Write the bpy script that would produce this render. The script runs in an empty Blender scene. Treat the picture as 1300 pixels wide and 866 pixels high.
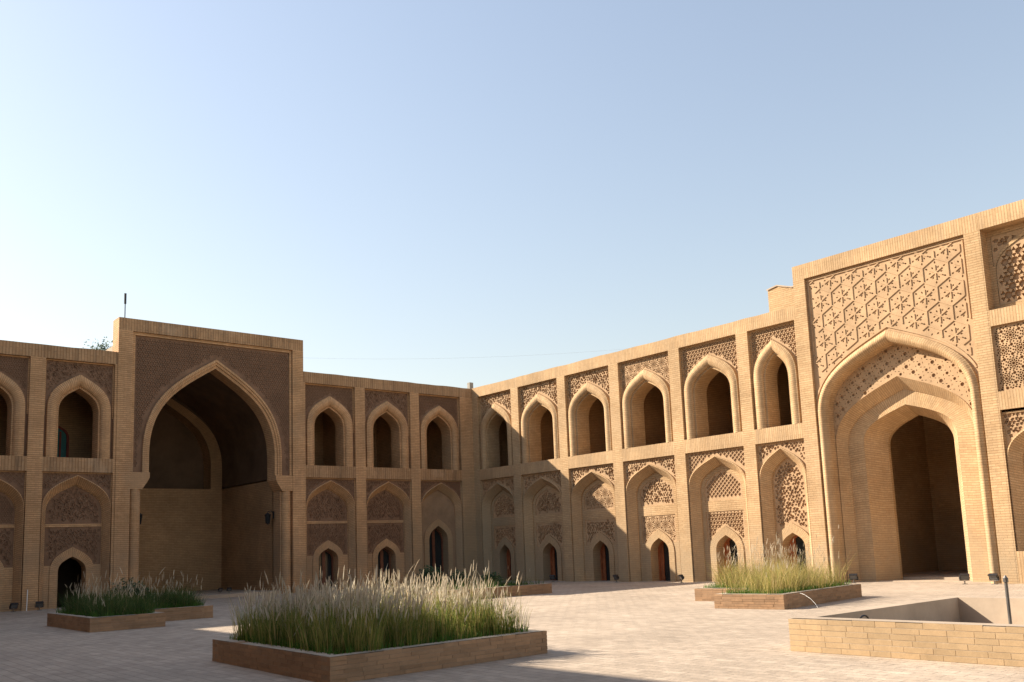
import bpy, math, random
import numpy as np
from mathutils import Matrix, Vector
from mathutils.geometry import delaunay_2d_cdt
R = random.Random(11)
S = bpy.context.scene
COL = S.collection
PI = math.pi

# ------------------------------------------------------------------ objects
def empty(name, loc=(0, 0, 0), label=None, cat=None, group=None, kind=None):
    o = bpy.data.objects.new(name, None); COL.objects.link(o); o.location = loc
    o.empty_display_size = .3
    tag(o, label, cat, group, kind); return o
def tag(o, label=None, cat=None, group=None, kind=None):
    if label: o['label'] = label
    if cat: o['category'] = cat
    if group: o['group'] = group
    if kind: o['kind'] = kind
    return o
def copy_tree(o, parent=None):
    c = o.copy(); COL.objects.link(c); c.parent = parent
    for ch in [x for x in bpy.data.objects if x.parent is o and x is not c]: copy_tree(ch, c)
    return c

class MB:
    def __init__(s): s.v = []; s.f = []; s.uv = []; s.m = []
    def face(s, pts, uv=None, m=0):
        b = len(s.v); s.v += [tuple(p) for p in pts]; s.f.append(tuple(range(b, b + len(pts))))
        if uv is None:
            a, c, d = Vector(pts[0]), Vector(pts[1]), Vector(pts[2])
            n = (c - a).cross(d - a); n = [abs(x) for x in n]; k = n.index(max(n))
            uv = [(p[1], p[2]) if k == 0 else (p[0], p[2]) if k == 1 else (p[0], p[1]) for p in pts]
        s.uv.append(uv); s.m.append(m)
    def grid(s, rows, uvs, m=0, closed=False):
        b = len(s.v); n = len(rows[0])
        for r in rows: s.v += [tuple(p) for p in r]
        for i in range(len(rows) - 1):
            for j in range(n - 1):
                s.f.append((b + i*n + j, b + i*n + j + 1, b + (i+1)*n + j + 1, b + (i+1)*n + j))
                s.uv.append([uvs[i][j], uvs[i][j+1], uvs[i+1][j+1], uvs[i+1][j]]); s.m.append(m)
    def box(s, x0, y0, z0, x1, y1, z1, m=0, M=None, skip=''):
        c = [Vector((x, y, z)) for z in (z0, z1) for y in (y0, y1) for x in (x0, x1)]
        if M is not None: c = [M @ p for p in c]
        b = len(s.v); s.v += [tuple(p) for p in c]
        dx, dy, dz = x1-x0, y1-y0, z1-z0; ox, oy = R.random()*3, R.random()*3
        for ids, (a, d) in (((0,2,3,1),(dx,dy)), ((4,5,7,6),(dx,dy)), ((0,1,5,4),(dx,dz)), ((2,6,7,3),(dx,dz)), ((0,4,6,2),(dy,dz)), ((1,3,7,5),(dy,dz))):
            s.f.append(tuple(b+i for i in ids)); s.uv.append([(ox,oy),(ox+a,oy),(ox+a,oy+d),(ox,oy+d)]); s.m.append(m)
    def tube(s, pts, rad, n=8, m=0, cap=True):
        pts = [Vector(p) for p in pts]
        if not hasattr(rad, '__len__'): rad = [rad]*len(pts)
        b = len(s.v); up = None; L = 0
        for i, p in enumerate(pts):
            d = (pts[min(i+1, len(pts)-1)] - pts[max(i-1, 0)]).normalized()
            if up is None:
                up = d.cross(Vector((0, 0, 1)) if abs(d.z) < .9 else Vector((1, 0, 0))).normalized()
            else: up = (up - d*up.dot(d)).normalized()
            w = d.cross(up)
            for k in range(n):
                a = 2*PI*k/n; s.v.append(tuple(p + (up*math.cos(a) + w*math.sin(a))*rad[i]))
        for i in range(len(pts)-1):
            for k in range(n):
                s.f.append((b+i*n+k, b+i*n+(k+1) % n, b+(i+1)*n+(k+1) % n, b+(i+1)*n+k))
                s.uv.append([(k/n, i), ((k+1)/n, i), ((k+1)/n, i+1), (k/n, i+1)]); s.m.append(m)
        if cap:
            s.f.append(tuple(b+k for k in range(n))); s.uv.append([(0, 0)]*n); s.m.append(m)
            e = b+(len(pts)-1)*n; s.f.append(tuple(e+k for k in range(n))); s.uv.append([(0, 0)]*n); s.m.append(m)
    def build(s, name, mats, parent=None, smooth=False, loc=None):
        if not isinstance(mats, (list, tuple)): mats = [mats]
        off = loc if loc is not None else (tuple(parent.location) if parent is not None else (0, 0, 0))
        if parent is not None and parent.parent is not None: off = tuple(parent.matrix_basis.translation + parent.parent.location)
        me = bpy.data.meshes.new(name)
        V = np.array(s.v, dtype=float) - np.array(off)
        me.from_pydata(V.tolist(), [], s.f)
        for mt in mats: me.materials.append(mt)
        ul = me.uv_layers.new(name='UVMap')
        flat = [c for f in s.uv for p in f for c in p]
        ul.data.foreach_set('uv', flat)
        me.polygons.foreach_set('material_index', s.m)
        if smooth: me.polygons.foreach_set('use_smooth', [True]*len(s.f))
        me.update()
        o = bpy.data.objects.new(name, me); COL.objects.link(o)
        if parent is not None: o.parent = parent
        elif loc is not None: o.location = loc
        return o

# ------------------------------------------------------------------ materials
def mat(name):
    m = bpy.data.materials.new(name); m.use_nodes = True
    nt = m.node_tree; b = nt.nodes['Principled BSDF']; b.inputs['Specular IOR Level'].default_value = .2
    return m, nt, b
def node(nt, t, **kw):
    n = nt.nodes.new(t)
    for k, v in kw.items():
        if k.startswith('i_'): n.inputs[k[2:].replace('_', ' ')].default_value = v
        else: setattr(n, k, v)
    return n
def rgba(c): return (c[0], c[1], c[2], 1)
def ramp(nt, fac, stops):
    r = node(nt, 'ShaderNodeValToRGB'); e = r.color_ramp.elements
    while len(e) < len(stops): e.new(.5)
    for k, (p, c) in enumerate(stops):
        e[k].position = p; e[k].color = rgba(c) if hasattr(c, '__len__') else (c, c, c, 1)
    nt.links.new(fac, r.inputs[0]); return r.outputs[0]
def mixc(nt, a, b, fac, mode='MIX'):
    n = node(nt, 'ShaderNodeMix', data_type='RGBA', blend_type=mode)
    for s, x in ((n.inputs[0], fac), (n.inputs[6], a), (n.inputs[7], b)):
        if hasattr(x, 'is_linked'): nt.links.new(x, s)
        else: s.default_value = rgba(x) if hasattr(x, '__len__') else x
    return n.outputs[2]
def noise(nt, vec, scale, detail=4, rough=.6, sc=None):
    if sc:
        mp = node(nt, 'ShaderNodeMapping'); mp.inputs['Scale'].default_value = sc
        nt.links.new(vec, mp.inputs[0]); vec = mp.outputs[0]
    n = node(nt, 'ShaderNodeTexNoise'); n.inputs['Scale'].default_value = scale
    n.inputs['Detail'].default_value = detail; n.inputs['Roughness'].default_value = rough
    nt.links.new(vec, n.inputs['Vector']); return n.outputs['Fac']
def mortar_of(c): return (c[0]*.98, c[1]*.94, c[2]*.88)
def brick_mat(name, c1, c2, mortar, bw=.25, rh=.080, ms=.006, lines=.22, swap=False, var=.35, bump=.5, stain=None, samt=.75, island=False, rough=.9, patch=None, damp=None):
    m, nt, b = mat(name)
    geo = node(nt, 'ShaderNodeNewGeometry'); uv = node(nt, 'ShaderNodeTexCoord')
    vec = uv.outputs['UV']; pos = geo.outputs['Position']
    if swap:
        mp = node(nt, 'ShaderNodeMapping'); mp.inputs['Rotation'].default_value = (0, 0, PI/2)
        nt.links.new(vec, mp.inputs[0]); vec = mp.outputs[0]
    # slight wobble so courses are not ruler-straight
    wob = node(nt, 'ShaderNodeTexNoise'); wob.inputs['Scale'].default_value = .9; nt.links.new(vec, wob.inputs['Vector'])
    vm = node(nt, 'ShaderNodeVectorMath', operation='MULTIPLY_ADD'); nt.links.new(wob.outputs['Color'], vm.inputs[0])
    vm.inputs[1].default_value = (.04, .022, 0); nt.links.new(vec, vm.inputs[2]); vec2 = vm.outputs[0]
    br = node(nt, 'ShaderNodeTexBrick')
    for k, v in (('Scale', 1), ('Brick Width', bw), ('Row Height', rh), ('Mortar Size', ms), ('Mortar Smooth', .3), ('Bias', 0)): br.inputs[k].default_value = v
    br.inputs['Color1'].default_value = rgba(c1); br.inputs['Color2'].default_value = rgba(c2); br.inputs['Mortar'].default_value = rgba(mortar)
    nt.links.new(vec2, br.inputs['Vector'])
    col = br.outputs['Color']
    if lines:    # raked bed joints read stronger than the cross joints
        sx = node(nt, 'ShaderNodeSeparateXYZ'); nt.links.new(vec2, sx.inputs[0])
        dv = node(nt, 'ShaderNodeMath', operation='DIVIDE'); dv.inputs[1].default_value = rh; nt.links.new(sx.outputs['Y'], dv.inputs[0])
        fr_ = node(nt, 'ShaderNodeMath', operation='PINGPONG'); fr_.inputs[1].default_value = .5; nt.links.new(dv.outputs[0], fr_.inputs[0])
        nl = noise(nt, pos, 1.3, 4, .6)
        ml = node(nt, 'ShaderNodeMath', operation='MULTIPLY'); nt.links.new(ramp(nt, fr_.outputs[0], [(.10, 1), (.24, 0)]), ml.inputs[0]); nt.links.new(ramp(nt, nl, [(.3, .45), (.7, 1)]), ml.inputs[1])
        col = mixc(nt, col, tuple(x*(1-lines) for x in mortar_of(c2)), ml.outputs[0])
    n1 = noise(nt, pos, .55, 6, .65); col = mixc(nt, col, ramp(nt, n1, [(.25, 1-var), (.75, 1+var*.45)]), 1, 'MULTIPLY')
    n2 = noise(nt, pos, 9, 3, .7); col = mixc(nt, col, ramp(nt, n2, [(.2, .86), (.8, 1.12)]), 1, 'MULTIPLY')
    if island:
        col = mixc(nt, col, ramp(nt, geo.outputs['Random Per Island'], [(0, (.72, .70, .68)), (.5, (1, 1, 1)), (1, (1.18, 1.12, 1.06))]), float(island), 'MULTIPLY')
    if patch:   # pale / grey patches of repair and wear
        n3 = noise(nt, pos, .33, 5, .6); col = mixc(nt, col, patch, ramp(nt, n3, [(.56, 0), (.68, .5)]))
    if stain:   # run-off streaks
        n4 = noise(nt, pos, 1, 5, .7, sc=(4.5, 4.5, .3)); col = mixc(nt, col, stain, ramp(nt, n4, [(.5, 0), (.72, samt)]))
    if damp:    # rising damp on the bottom courses
        sep = node(nt, 'ShaderNodeSeparateXYZ'); nt.links.new(pos, sep.inputs[0])
        mr = node(nt, 'ShaderNodeMapRange'); mr.inputs['From Min'].default_value = damp[1]; mr.inputs['From Max'].default_value = damp[1]*.35
        nt.links.new(sep.outputs['Z'], mr.inputs['Value'])
        n5 = noise(nt, pos, .8, 5, .6)
        mm = node(nt, 'ShaderNodeMath', operation='MULTIPLY'); nt.links.new(mr.outputs[0], mm.inputs[0]); nt.links.new(ramp(nt, n5, [(.35, .1), (.65, .8)]), mm.inputs[1])
        col = mixc(nt, col, damp[0], mm.outputs[0])
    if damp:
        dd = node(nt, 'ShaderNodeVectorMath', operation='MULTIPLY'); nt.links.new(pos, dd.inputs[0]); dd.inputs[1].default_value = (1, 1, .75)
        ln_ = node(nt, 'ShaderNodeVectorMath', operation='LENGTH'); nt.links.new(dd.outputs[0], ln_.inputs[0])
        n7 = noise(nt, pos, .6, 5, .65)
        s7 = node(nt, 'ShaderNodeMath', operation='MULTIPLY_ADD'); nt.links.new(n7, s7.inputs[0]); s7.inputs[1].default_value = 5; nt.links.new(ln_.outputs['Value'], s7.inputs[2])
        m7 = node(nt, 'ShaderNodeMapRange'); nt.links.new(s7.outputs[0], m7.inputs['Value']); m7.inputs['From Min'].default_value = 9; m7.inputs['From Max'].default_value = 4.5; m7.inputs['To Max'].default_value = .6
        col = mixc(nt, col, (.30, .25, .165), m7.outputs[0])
    nt.links.new(col, b.inputs['Base Color']); b.inputs['Roughness'].default_value = rough
    n6 = noise(nt, pos, 22, 4, .7)
    ad = node(nt, 'ShaderNodeMath', operation='MULTIPLY_ADD'); ad.inputs[1].default_value = .35; nt.links.new(n6, ad.inputs[0]); nt.links.new(br.outputs['Fac'], ad.inputs[2])
    inv = node(nt, 'ShaderNodeMath', operation='MULTIPLY'); inv.inputs[1].default_value = -1; nt.links.new(ad.outputs[0], inv.inputs[0])
    bp = node(nt, 'ShaderNodeBump'); bp.inputs['Strength'].default_value = bump; bp.inputs['Distance'].default_value = .012
    nt.links.new(inv.outputs[0], bp.inputs['Height']); nt.links.new(bp.outputs[0], b.inputs['Normal'])
    return m
def rough_mat(name, c, var=.25, scale=3., rough=.85, bump=.3, metal=0, spec=.2, dist=.01):
    m, nt, b = mat(name); geo = node(nt, 'ShaderNodeNewGeometry'); pos = geo.outputs['Position']
    n1 = noise(nt, pos, scale, 6, .65)
    col = ramp(nt, n1, [(.25, tuple(x*(1-var) for x in c)), (.75, tuple(x*(1+var) for x in c))])
    nt.links.new(col, b.inputs['Base Color']); b.inputs['Roughness'].default_value = rough; b.inputs['Metallic'].default_value = metal
    b.inputs['Specular IOR Level'].default_value = spec
    n2 = noise(nt, pos, scale*9, 4, .7); bp = node(nt, 'ShaderNodeBump'); bp.inputs['Strength'].default_value = bump; bp.inputs['Distance'].default_value = dist
    nt.links.new(n2, bp.inputs['Height']); nt.links.new(bp.outputs[0], b.inputs['Normal'])
    return m
def leaf_mat(name, stops, trans=.45, rough=.55):
    m, nt, b = mat(name); geo = node(nt, 'ShaderNodeNewGeometry')
    col = ramp(nt, geo.outputs['Random Per Island'], stops)
    n1 = noise(nt, geo.outputs['Position'], 2.2, 3, .6); col = mixc(nt, col, ramp(nt, n1, [(.3, .75), (.7, 1.2)]), 1, 'MULTIPLY')
    nt.links.new(col, b.inputs['Base Color']); b.inputs['Roughness'].default_value = rough
    tr = node(nt, 'ShaderNodeBsdfTranslucent'); nt.links.new(col, tr.inputs[0])
    mx = node(nt, 'ShaderNodeMixShader'); mx.inputs[0].default_value = trans
    nt.links.new(b.outputs[0], mx.inputs[1]); nt.links.new(tr.outputs[0], mx.inputs[2])
    nt.links.new(mx.outputs[0], nt.nodes['Material Output'].inputs[0])
    return m

BR1, BR2, MOR = (.58, .392, .215), (.50, .322, .168), (.40, .26, .14)
M = {}
M['brick'] = brick_mat('brick', BR1, BR2, MOR, stain=(.37, .25, .145), samt=.42, patch=(.46, .32, .19), damp=((.36, .27, .17), 2.6))
M['brick_sh'] = brick_mat('brick_shade_lifted', lines=.36, c1=(.66, .40, .208), c2=(.55, .325, .163), mortar=(.43, .26, .13), var=.35, stain=(.30, .19, .11), samt=.4, patch=(.40, .27, .16), damp=((.30, .21, .13), 3.4))  # shaded wing's brick, base colour raised to lighten its shade; stains are wear
M['soldier'] = brick_mat('brick_on_end', (.57, .385, .215), (.50, .325, .172), (.42, .275, .15), swap=True, bw=.5, rh=.085, stain=(.33, .225, .13))
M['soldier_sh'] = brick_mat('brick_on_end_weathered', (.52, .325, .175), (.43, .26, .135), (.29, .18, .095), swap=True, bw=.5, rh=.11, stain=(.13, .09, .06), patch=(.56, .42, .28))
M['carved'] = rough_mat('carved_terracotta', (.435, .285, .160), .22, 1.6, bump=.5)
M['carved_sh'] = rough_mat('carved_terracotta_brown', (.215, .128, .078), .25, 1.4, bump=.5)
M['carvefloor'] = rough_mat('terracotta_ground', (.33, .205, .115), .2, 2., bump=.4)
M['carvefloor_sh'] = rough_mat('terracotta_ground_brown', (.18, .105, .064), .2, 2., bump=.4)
M['vault_brown'] = rough_mat('dark_brown_vault', (.13, .083, .05), .4, .7, bump=.4)  # dark brown for the vault and the upper back wall
M['plaster'] = rough_mat('old_plaster', (.29, .20, .125), .3, .9, bump=.25)
M['room'] = brick_mat('room_brick', (.48, .30, .155), (.42, .255, .13), (.33, .20, .105), bump=.3)
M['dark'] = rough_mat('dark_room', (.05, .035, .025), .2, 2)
M['wood'] = rough_mat('red_brown_wood', (.34, .11, .042), .35, 5, rough=.55, spec=.4)
M['wood_sh'] = rough_mat('red_brown_wood_shaded', (.15, .055, .028), .35, 5, rough=.55, spec=.4)  # shaded-wing copy of the door wood, the shade darkened into its colour
M['glass'] = rough_mat('dark_door_glass', (.02, .024, .026), .2, 2, rough=.15, bump=0, spec=.5)
M['turq'] = rough_mat('turquoise_paint', (.05, .17, .16), .25, 3, rough=.6)
M['redpaint'] = rough_mat('dark_red_paint', (.22, .045, .03), .25, 3, rough=.6)
M['black'] = rough_mat('black_metal', (.018, .018, .02), .3, 8, rough=.45, bump=.1, spec=.4)
M['lens'] = rough_mat('lamp_glass', (.10, .105, .11), .2, 5, rough=.2, bump=0, spec=.5)
M['steel'] = rough_mat('grey_steel', (.16, .15, .14), .3, 8, rough=.45, bump=.1, metal=.6)
M['grey'] = rough_mat('grey_box', (.30, .28, .24), .2, 6)
M['cement'] = rough_mat('cement_render', (.41, .32, .235), .26, .9, bump=.3)
M['white'] = rough_mat('white_plastic', (.75, .72, .66), .1, 6, rough=.5, bump=0)
M['planter'] = brick_mat('planter_brick', (.37, .235, .138), (.33, .205, .118), (.26, .17, .1), bw=9, rh=9, ms=0, island=.6, lines=0, bump=.4, var=.3)
M['wellbrick'] = brick_mat('basin_brick', (.44, .315, .185), (.42, .295, .17), (.3, .2, .12), bw=9, rh=9, ms=0, island=.35, lines=0, bump=.5, var=.25)
M['mortar'] = rough_mat('mortar', (.30, .21, .135), .25, 6)
M['mortar_top'] = rough_mat('mortar_capping', (.44, .36, .27), .25, 4)
M['soil'] = rough_mat('dark_soil', (.035, .03, .018), .4, 6, bump=1, dist=.05)
M['roof'] = rough_mat('roof_screed', (.35, .27, .19), .2, 1)
def paving():
    m, nt, b = mat('paving'); geo = node(nt, 'ShaderNodeNewGeometry'); pos = geo.outputs['Position']
    wob = node(nt, 'ShaderNodeTexNoise'); wob.inputs['Scale'].default_value = .7; nt.links.new(pos, wob.inputs['Vector'])
    vm = node(nt, 'ShaderNodeVectorMath', operation='MULTIPLY_ADD'); nt.links.new(wob.outputs['Color'], vm.inputs[0]); vm.inputs[1].default_value = (.05, .05, 0); nt.links.new(pos, vm.inputs[2])
    mp = node(nt, 'ShaderNodeMapping'); mp.inputs['Rotation'].default_value = (0, 0, PI/2); nt.links.new(vm.outputs[0], mp.inputs[0])
    br = node(nt, 'ShaderNodeTexBrick')
    for k, v in (('Scale', 1), ('Brick Width', .36), ('Row Height', .18), ('Mortar Size', .008), ('Mortar Smooth', .2), ('Bias', 0)): br.inputs[k].default_value = v
    br.inputs['Color1'].default_value = rgba((.485, .385, .29)); br.inputs['Color2'].default_value = rgba((.40, .315, .235)); br.inputs['Mortar'].default_value = rgba((.31, .25, .19))
    nt.links.new(mp.outputs[0], br.inputs['Vector'])
    col = br.outputs['Color']
    col = mixc(nt, col, ramp(nt, noise(nt, pos, .35, 6, .65), [(.3, .82), (.7, 1.12)]), 1, 'MULTIPLY')
    col = mixc(nt, col, ramp(nt, noise(nt, pos, 4, 5, .7), [(.25, .8), (.75, 1.14)]), 1, 'MULTIPLY')
    col = mixc(nt, col, (.25, .20, .155), ramp(nt, noise(nt, pos, .9, 6, .7), [(.54, 0), (.74, .38)]))
    col = mixc(nt, col, (.22, .175, .14), ramp(nt, noise(nt, pos, 7, 4, .75), [(.62, 0), (.74, .5)]))
    nt.links.new(col, b.inputs['Base Color']); b.inputs['Roughness'].default_value = .8
    ad = node(nt, 'ShaderNodeMath', operation='MULTIPLY_ADD'); ad.inputs[1].default_value = 1.6
    nt.links.new(noise(nt, pos, 3.5, 6, .7), ad.inputs[0]); 
    iv = node(nt, 'ShaderNodeMath', operation='MULTIPLY'); iv.inputs[1].default_value = -1; nt.links.new(br.outputs['Fac'], iv.inputs[0]); nt.links.new(iv.outputs[0], ad.inputs[2])
    bp = node(nt, 'ShaderNodeBump'); bp.inputs['Strength'].default_value = .85; bp.inputs['Distance'].default_value = .018
    nt.links.new(ad.outputs[0], bp.inputs['Height']); nt.links.new(bp.outputs[0], b.inputs['Normal'])
    return m
M['paving'] = paving()
M['leaf'] = leaf_mat('grass_blade', [(0, (.09, .15, .025)), (.45, (.17, .22, .045)), (.7, (.34, .31, .08)), (1, (.50, .37, .15))], .55)
M['leafdry'] = leaf_mat('dry_grass_blade', [(0, (.16, .20, .04)), (.35, (.36, .31, .09)), (1, (.60, .45, .20))], .45)
M['leafdark'] = leaf_mat('dark_grass_blade', [(0, (.04, .085, .02)), (.7, (.075, .13, .035)), (1, (.18, .16, .06))], .4)
M['plume'] = leaf_mat('grass_plume', [(0, (.44, .36, .26)), (.5, (.60, .52, .39)), (1, (.78, .70, .55))], .5, .8)
M['straw'] = leaf_mat('straw', [(0, (.34, .25, .12)), (1, (.55, .43, .24))], .35)
M['turf'] = leaf_mat('short_turf', [(0, (.05, .14, .018)), (1, (.11, .21, .035))], .4)
M['bush'] = leaf_mat('bush_leaf', [(0, (.03, .06, .02)), (1, (.07, .11, .04))], .3)
M['bark'] = rough_mat('bark', (.12, .09, .06), .3, 6, bump=.8)

# ------------------------------------------------------------------ facade helpers
class Frame:
    def __init__(s, O, U, W): s.O, s.U, s.W = Vector(O), Vector(U), Vector(W)
    def P(s, u, v, w): return s.O + s.U*u + s.W*w + Vector((0, 0, v))
FA = Frame((0, 0, 0), (1, 0, 0), (0, 1, 0))      # north side, u = x (negative)
FB = Frame((0, 0, 0), (0, -1, 0), (1, 0, 0))     # east side, u = -y
FC = Frame((-31, 0, 0), (0, 1, 0), (-1, 0, 0))   # west side

def fl(mb, fr, pts, m=0, uvs=None):
    """planar polygon from (u,v,w) points"""
    if uvs is None:
        a, b, c = (Vector(p) for p in (pts[0], pts[1], pts[2]))
        n = (b-a).cross(c-a)
        if n.length < 1e-9 and len(pts) > 3: n = (b-a).cross(Vector(pts[3])-a)
        n = [abs(x) for x in n]; k = n.index(max(n))
        uvs = [(p[2], p[1]) if k == 0 else (p[0], p[2]) if k == 1 else (p[0], p[1]) for p in pts]
    mb.face([fr.P(*p) for p in pts], uvs, m)
def rect(mb, fr, u0, v0, u1, v1, w, m=0): fl(mb, fr, [(u0, v0, w), (u1, v0, w), (u1, v1, w), (u0, v1, w)], m)
def fbox(mb, fr, u0, v0, w0, u1, v1, w1, m=0, back=False):
    rect(mb, fr, u0, v0, u1, v1, w0, m)
    if back: rect(mb, fr, u0, v0, u1, v1, w1, m)
    for u in (u0, u1): fl(mb, fr, [(u, v0, w0), (u, v0, w1), (u, v1, w1), (u, v1, w0)], m)
    for v in (v0, v1): fl(mb, fr, [(u0, v, w0), (u1, v, w0), (u1, v, w1), (u0, v, w1)], m)
def arch(c, hw, v0, vs, va, n=14):
    """pointed arch outline, left foot -> apex -> right foot"""
    h = va - vs; P = [(hw, 0), (hw, .56*h), (.56*hw, .74*h), (0, h)]
    half = []
    for i in range(n+1):
        t = i/n; a, b, c3, d = (1-t)**3, 3*t*(1-t)**2, 3*t*t*(1-t), t**3
        half.append((a*P[0][0]+b*P[1][0]+c3*P[2][0]+d*P[3][0], a*P[0][1]+b*P[1][1]+c3*P[2][1]+d*P[3][1]))
    L = [(c-hw, v0)] + [(c-x, vs+y) for x, y in half]
    Rr = [(c+x, vs+y) for x, y in reversed(half[:-1])] + [(c+hw, v0)]
    return L + Rr
def arclen(cv):
    s = [cv[0][1]]
    for a, b in zip(cv, cv[1:]): s.append(s[-1] + math.hypot(b[0]-a[0], b[1]-a[1]))
    # mirror so that the courses match on both sides
    T = s[-1]; z = s[0]; return [min(x, T - x + z) for x in s]
def sweep(mb, fr, c1, c2, prof, m=0):
    """surface between two same-count curves; prof = [(t, w)]"""
    s = arclen(c1); rows = []; uv = []; d = 0; last = None
    gap = math.hypot(c1[1][0]-c2[1][0], c1[1][1]-c2[1][1]) if c2 is not c1 else 0
    for t, w in prof:
        if last is not None: d += math.hypot((t-last[0])*gap, w-last[1])
        last = (t, w)
        rows.append([fr.P(a[0]+(b[0]-a[0])*t, a[1]+(b[1]-a[1])*t, w) for a, b in zip(c1, c2)])
        uv.append([(d, x) for x in s])
    mb.grid(rows, uv, m)
def roll(w0, w1, rise, n=7, lip=.12):
    """half-round moulding profile across t = 0..1, between depths w0 and w1"""
    p = [(0, w0), (lip*.4, w0 - rise*.45), (lip, w0 - rise*.5)]
    for i in range(1, n): 
        t = lip + (1-2*lip)*i/n; p.append((t, w0+(w1-w0)*t - rise*(.5 + .5*math.sin(PI*i/n))))
    p += [(1-lip, w1 - rise*.5), (1, w1)]
    return p

# ------------------------------------------------------------------ carved panels: a pierced sheet over a sunk ground
def inside(poly, pts):
    P = np.array(poly); Q = np.roll(P, -1, 0); x, y = pts[:, 0:1], pts[:, 1:2]
    cond = (P[:, 1] > y) != (Q[:, 1] > y)
    with np.errstate(divide='ignore', invalid='ignore'):
        xi = (Q[:, 0]-P[:, 0])*(y-P[:, 1])/(Q[:, 1]-P[:, 1]+1e-12)+P[:, 0]
    return (np.sum(cond & (x < xi), axis=1) % 2) == 1
def edgedist(poly, pts):
    P = np.array(poly); D = np.roll(P, -1, 0)-P; L = (D**2).sum(1)+1e-12
    d = pts[:, None, :]-P[None]; t = np.clip((d*D[None]).sum(2)/L, 0, 1)
    return np.sqrt(((d - t[..., None]*D[None])**2).sum(2)).min(1)
def ngon(cx, cy, r, n, a0=0, sx=1): return [(cx+sx*r*math.cos(a0+2*PI*k/n), cy+r*math.sin(a0+2*PI*k/n)) for k in range(n)]
def diamond(cx, cy, a, l, w):
    c, s = math.cos(a), math.sin(a); return [(cx+c*l, cy+s*l), (cx-s*w, cy+c*w), (cx-c*l, cy-s*l), (cx+s*w, cy-c*w)]
def pattern(kind, u0, v0, u1, v1, s=.17, seed=1):
    r = random.Random(seed); H = []
    if kind == 'star':            # six-pointed girih lattice
        rh = s*.866
        for j in range(int((v1-v0)/rh)+2):
            for i in range(int((u1-u0)/s)+2):
                x, y = u0+(i+.5*(j % 2))*s, v0+j*rh
                H.append(ngon(x, y, s*.40, 6, 0))
                for k in range(2):
                    a = PI/2 if k == 0 else -PI/2
                    H.append(ngon(x+s*.5, y+s*.29*(1 if k == 0 else -1), s*.30, 3, a))
    elif kind == 'lattice':       # diagonal basket of square holes
        for j in range(int((v1-v0)/(s*.5))+2):
            for i in range(int((u1-u0)/s)+2):
                H.append(ngon(u0+(i+.5*(j % 2))*s, v0+j*s*.5, s*.42, 4, 0))
    elif kind == 'vine':          # dense curling leaf work: jittered cells, each a small turned leaf shape
        rh = s*.80
        for j in range(int((v1-v0)/rh)+2):
            for i in range(int((u1-u0)/s)+2):
                x, y = u0+(i+.5*(j % 2))*s + r.uniform(-.2, .2)*s, v0+j*rh + r.uniform(-.2, .2)*s
                a = r.uniform(0, 2*PI); n = r.choice((3, 4, 5, 5)); q = r.uniform(.46, .62)*s
                H.append([(x+q*(.75+.45*r.random())*math.cos(a+2*PI*k/n), y+q*(.75+.45*r.random())*math.sin(a+2*PI*k/n)) for k in range(n)])
    elif kind == 'rosette':       # wheels of petals between small fillers
        S2 = s*4.2
        for j in range(int((v1-v0)/(S2*.866))+2):
            for i in range(int((u1-u0)/S2)+2):
                x, y = u0+(i+.5*(j % 2))*S2, v0+j*S2*.866
                H.append(ngon(x, y, s*.38, 10))
                for k in range(10): H.append(diamond(x+s*.8*math.cos(k*PI/5), y+s*.8*math.sin(k*PI/5), k*PI/5, s*.46, s*.23))
                for k in range(10): H.append(diamond(x+s*1.32*math.cos((k+.5)*PI/5), y+s*1.32*math.sin((k+.5)*PI/5), (k+.5)*PI/5+PI/2, s*.40, s*.25))
                for k in range(14): H.append(ngon(x+s*1.8*math.cos((k+.25)*PI/7), y+s*1.8*math.sin((k+.25)*PI/7), s*.27, 4, k*PI/7))
                for k in range(6): H.append(ngon(x+s*2.42*math.cos((k+.5)*PI/3), y+s*2.42*math.sin((k+.5)*PI/3), s*.42, 5, k))
    elif kind == 'dots':          # stars and commas of the portal lunette
        for j in range(int((v1-v0)/(s*.5))+2):
            for i in range(int((u1-u0)/s)+2):
                x, y = u0+(i+.5*(j % 2))*s, v0+j*s*.5
                H.append(ngon(x, y, s*(.150 if (i+j) % 2 else .115), 8))
                for k in range(4): H.append(diamond(x+s*.29*math.cos(k*PI/2+.4), y+s*.25*math.sin(k*PI/2+.4), k*PI/2+1.5, s*.09, s*.032))
    return H
def ccw(pts, faces):
    out = []
    for f in faces:
        a = sum(pts[i].x*pts[j].y - pts[j].x*pts[i].y for i, j in zip(f, f[1:]+f[:1]))
        out.append(f if a > 0 else f[::-1])
    return out
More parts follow.
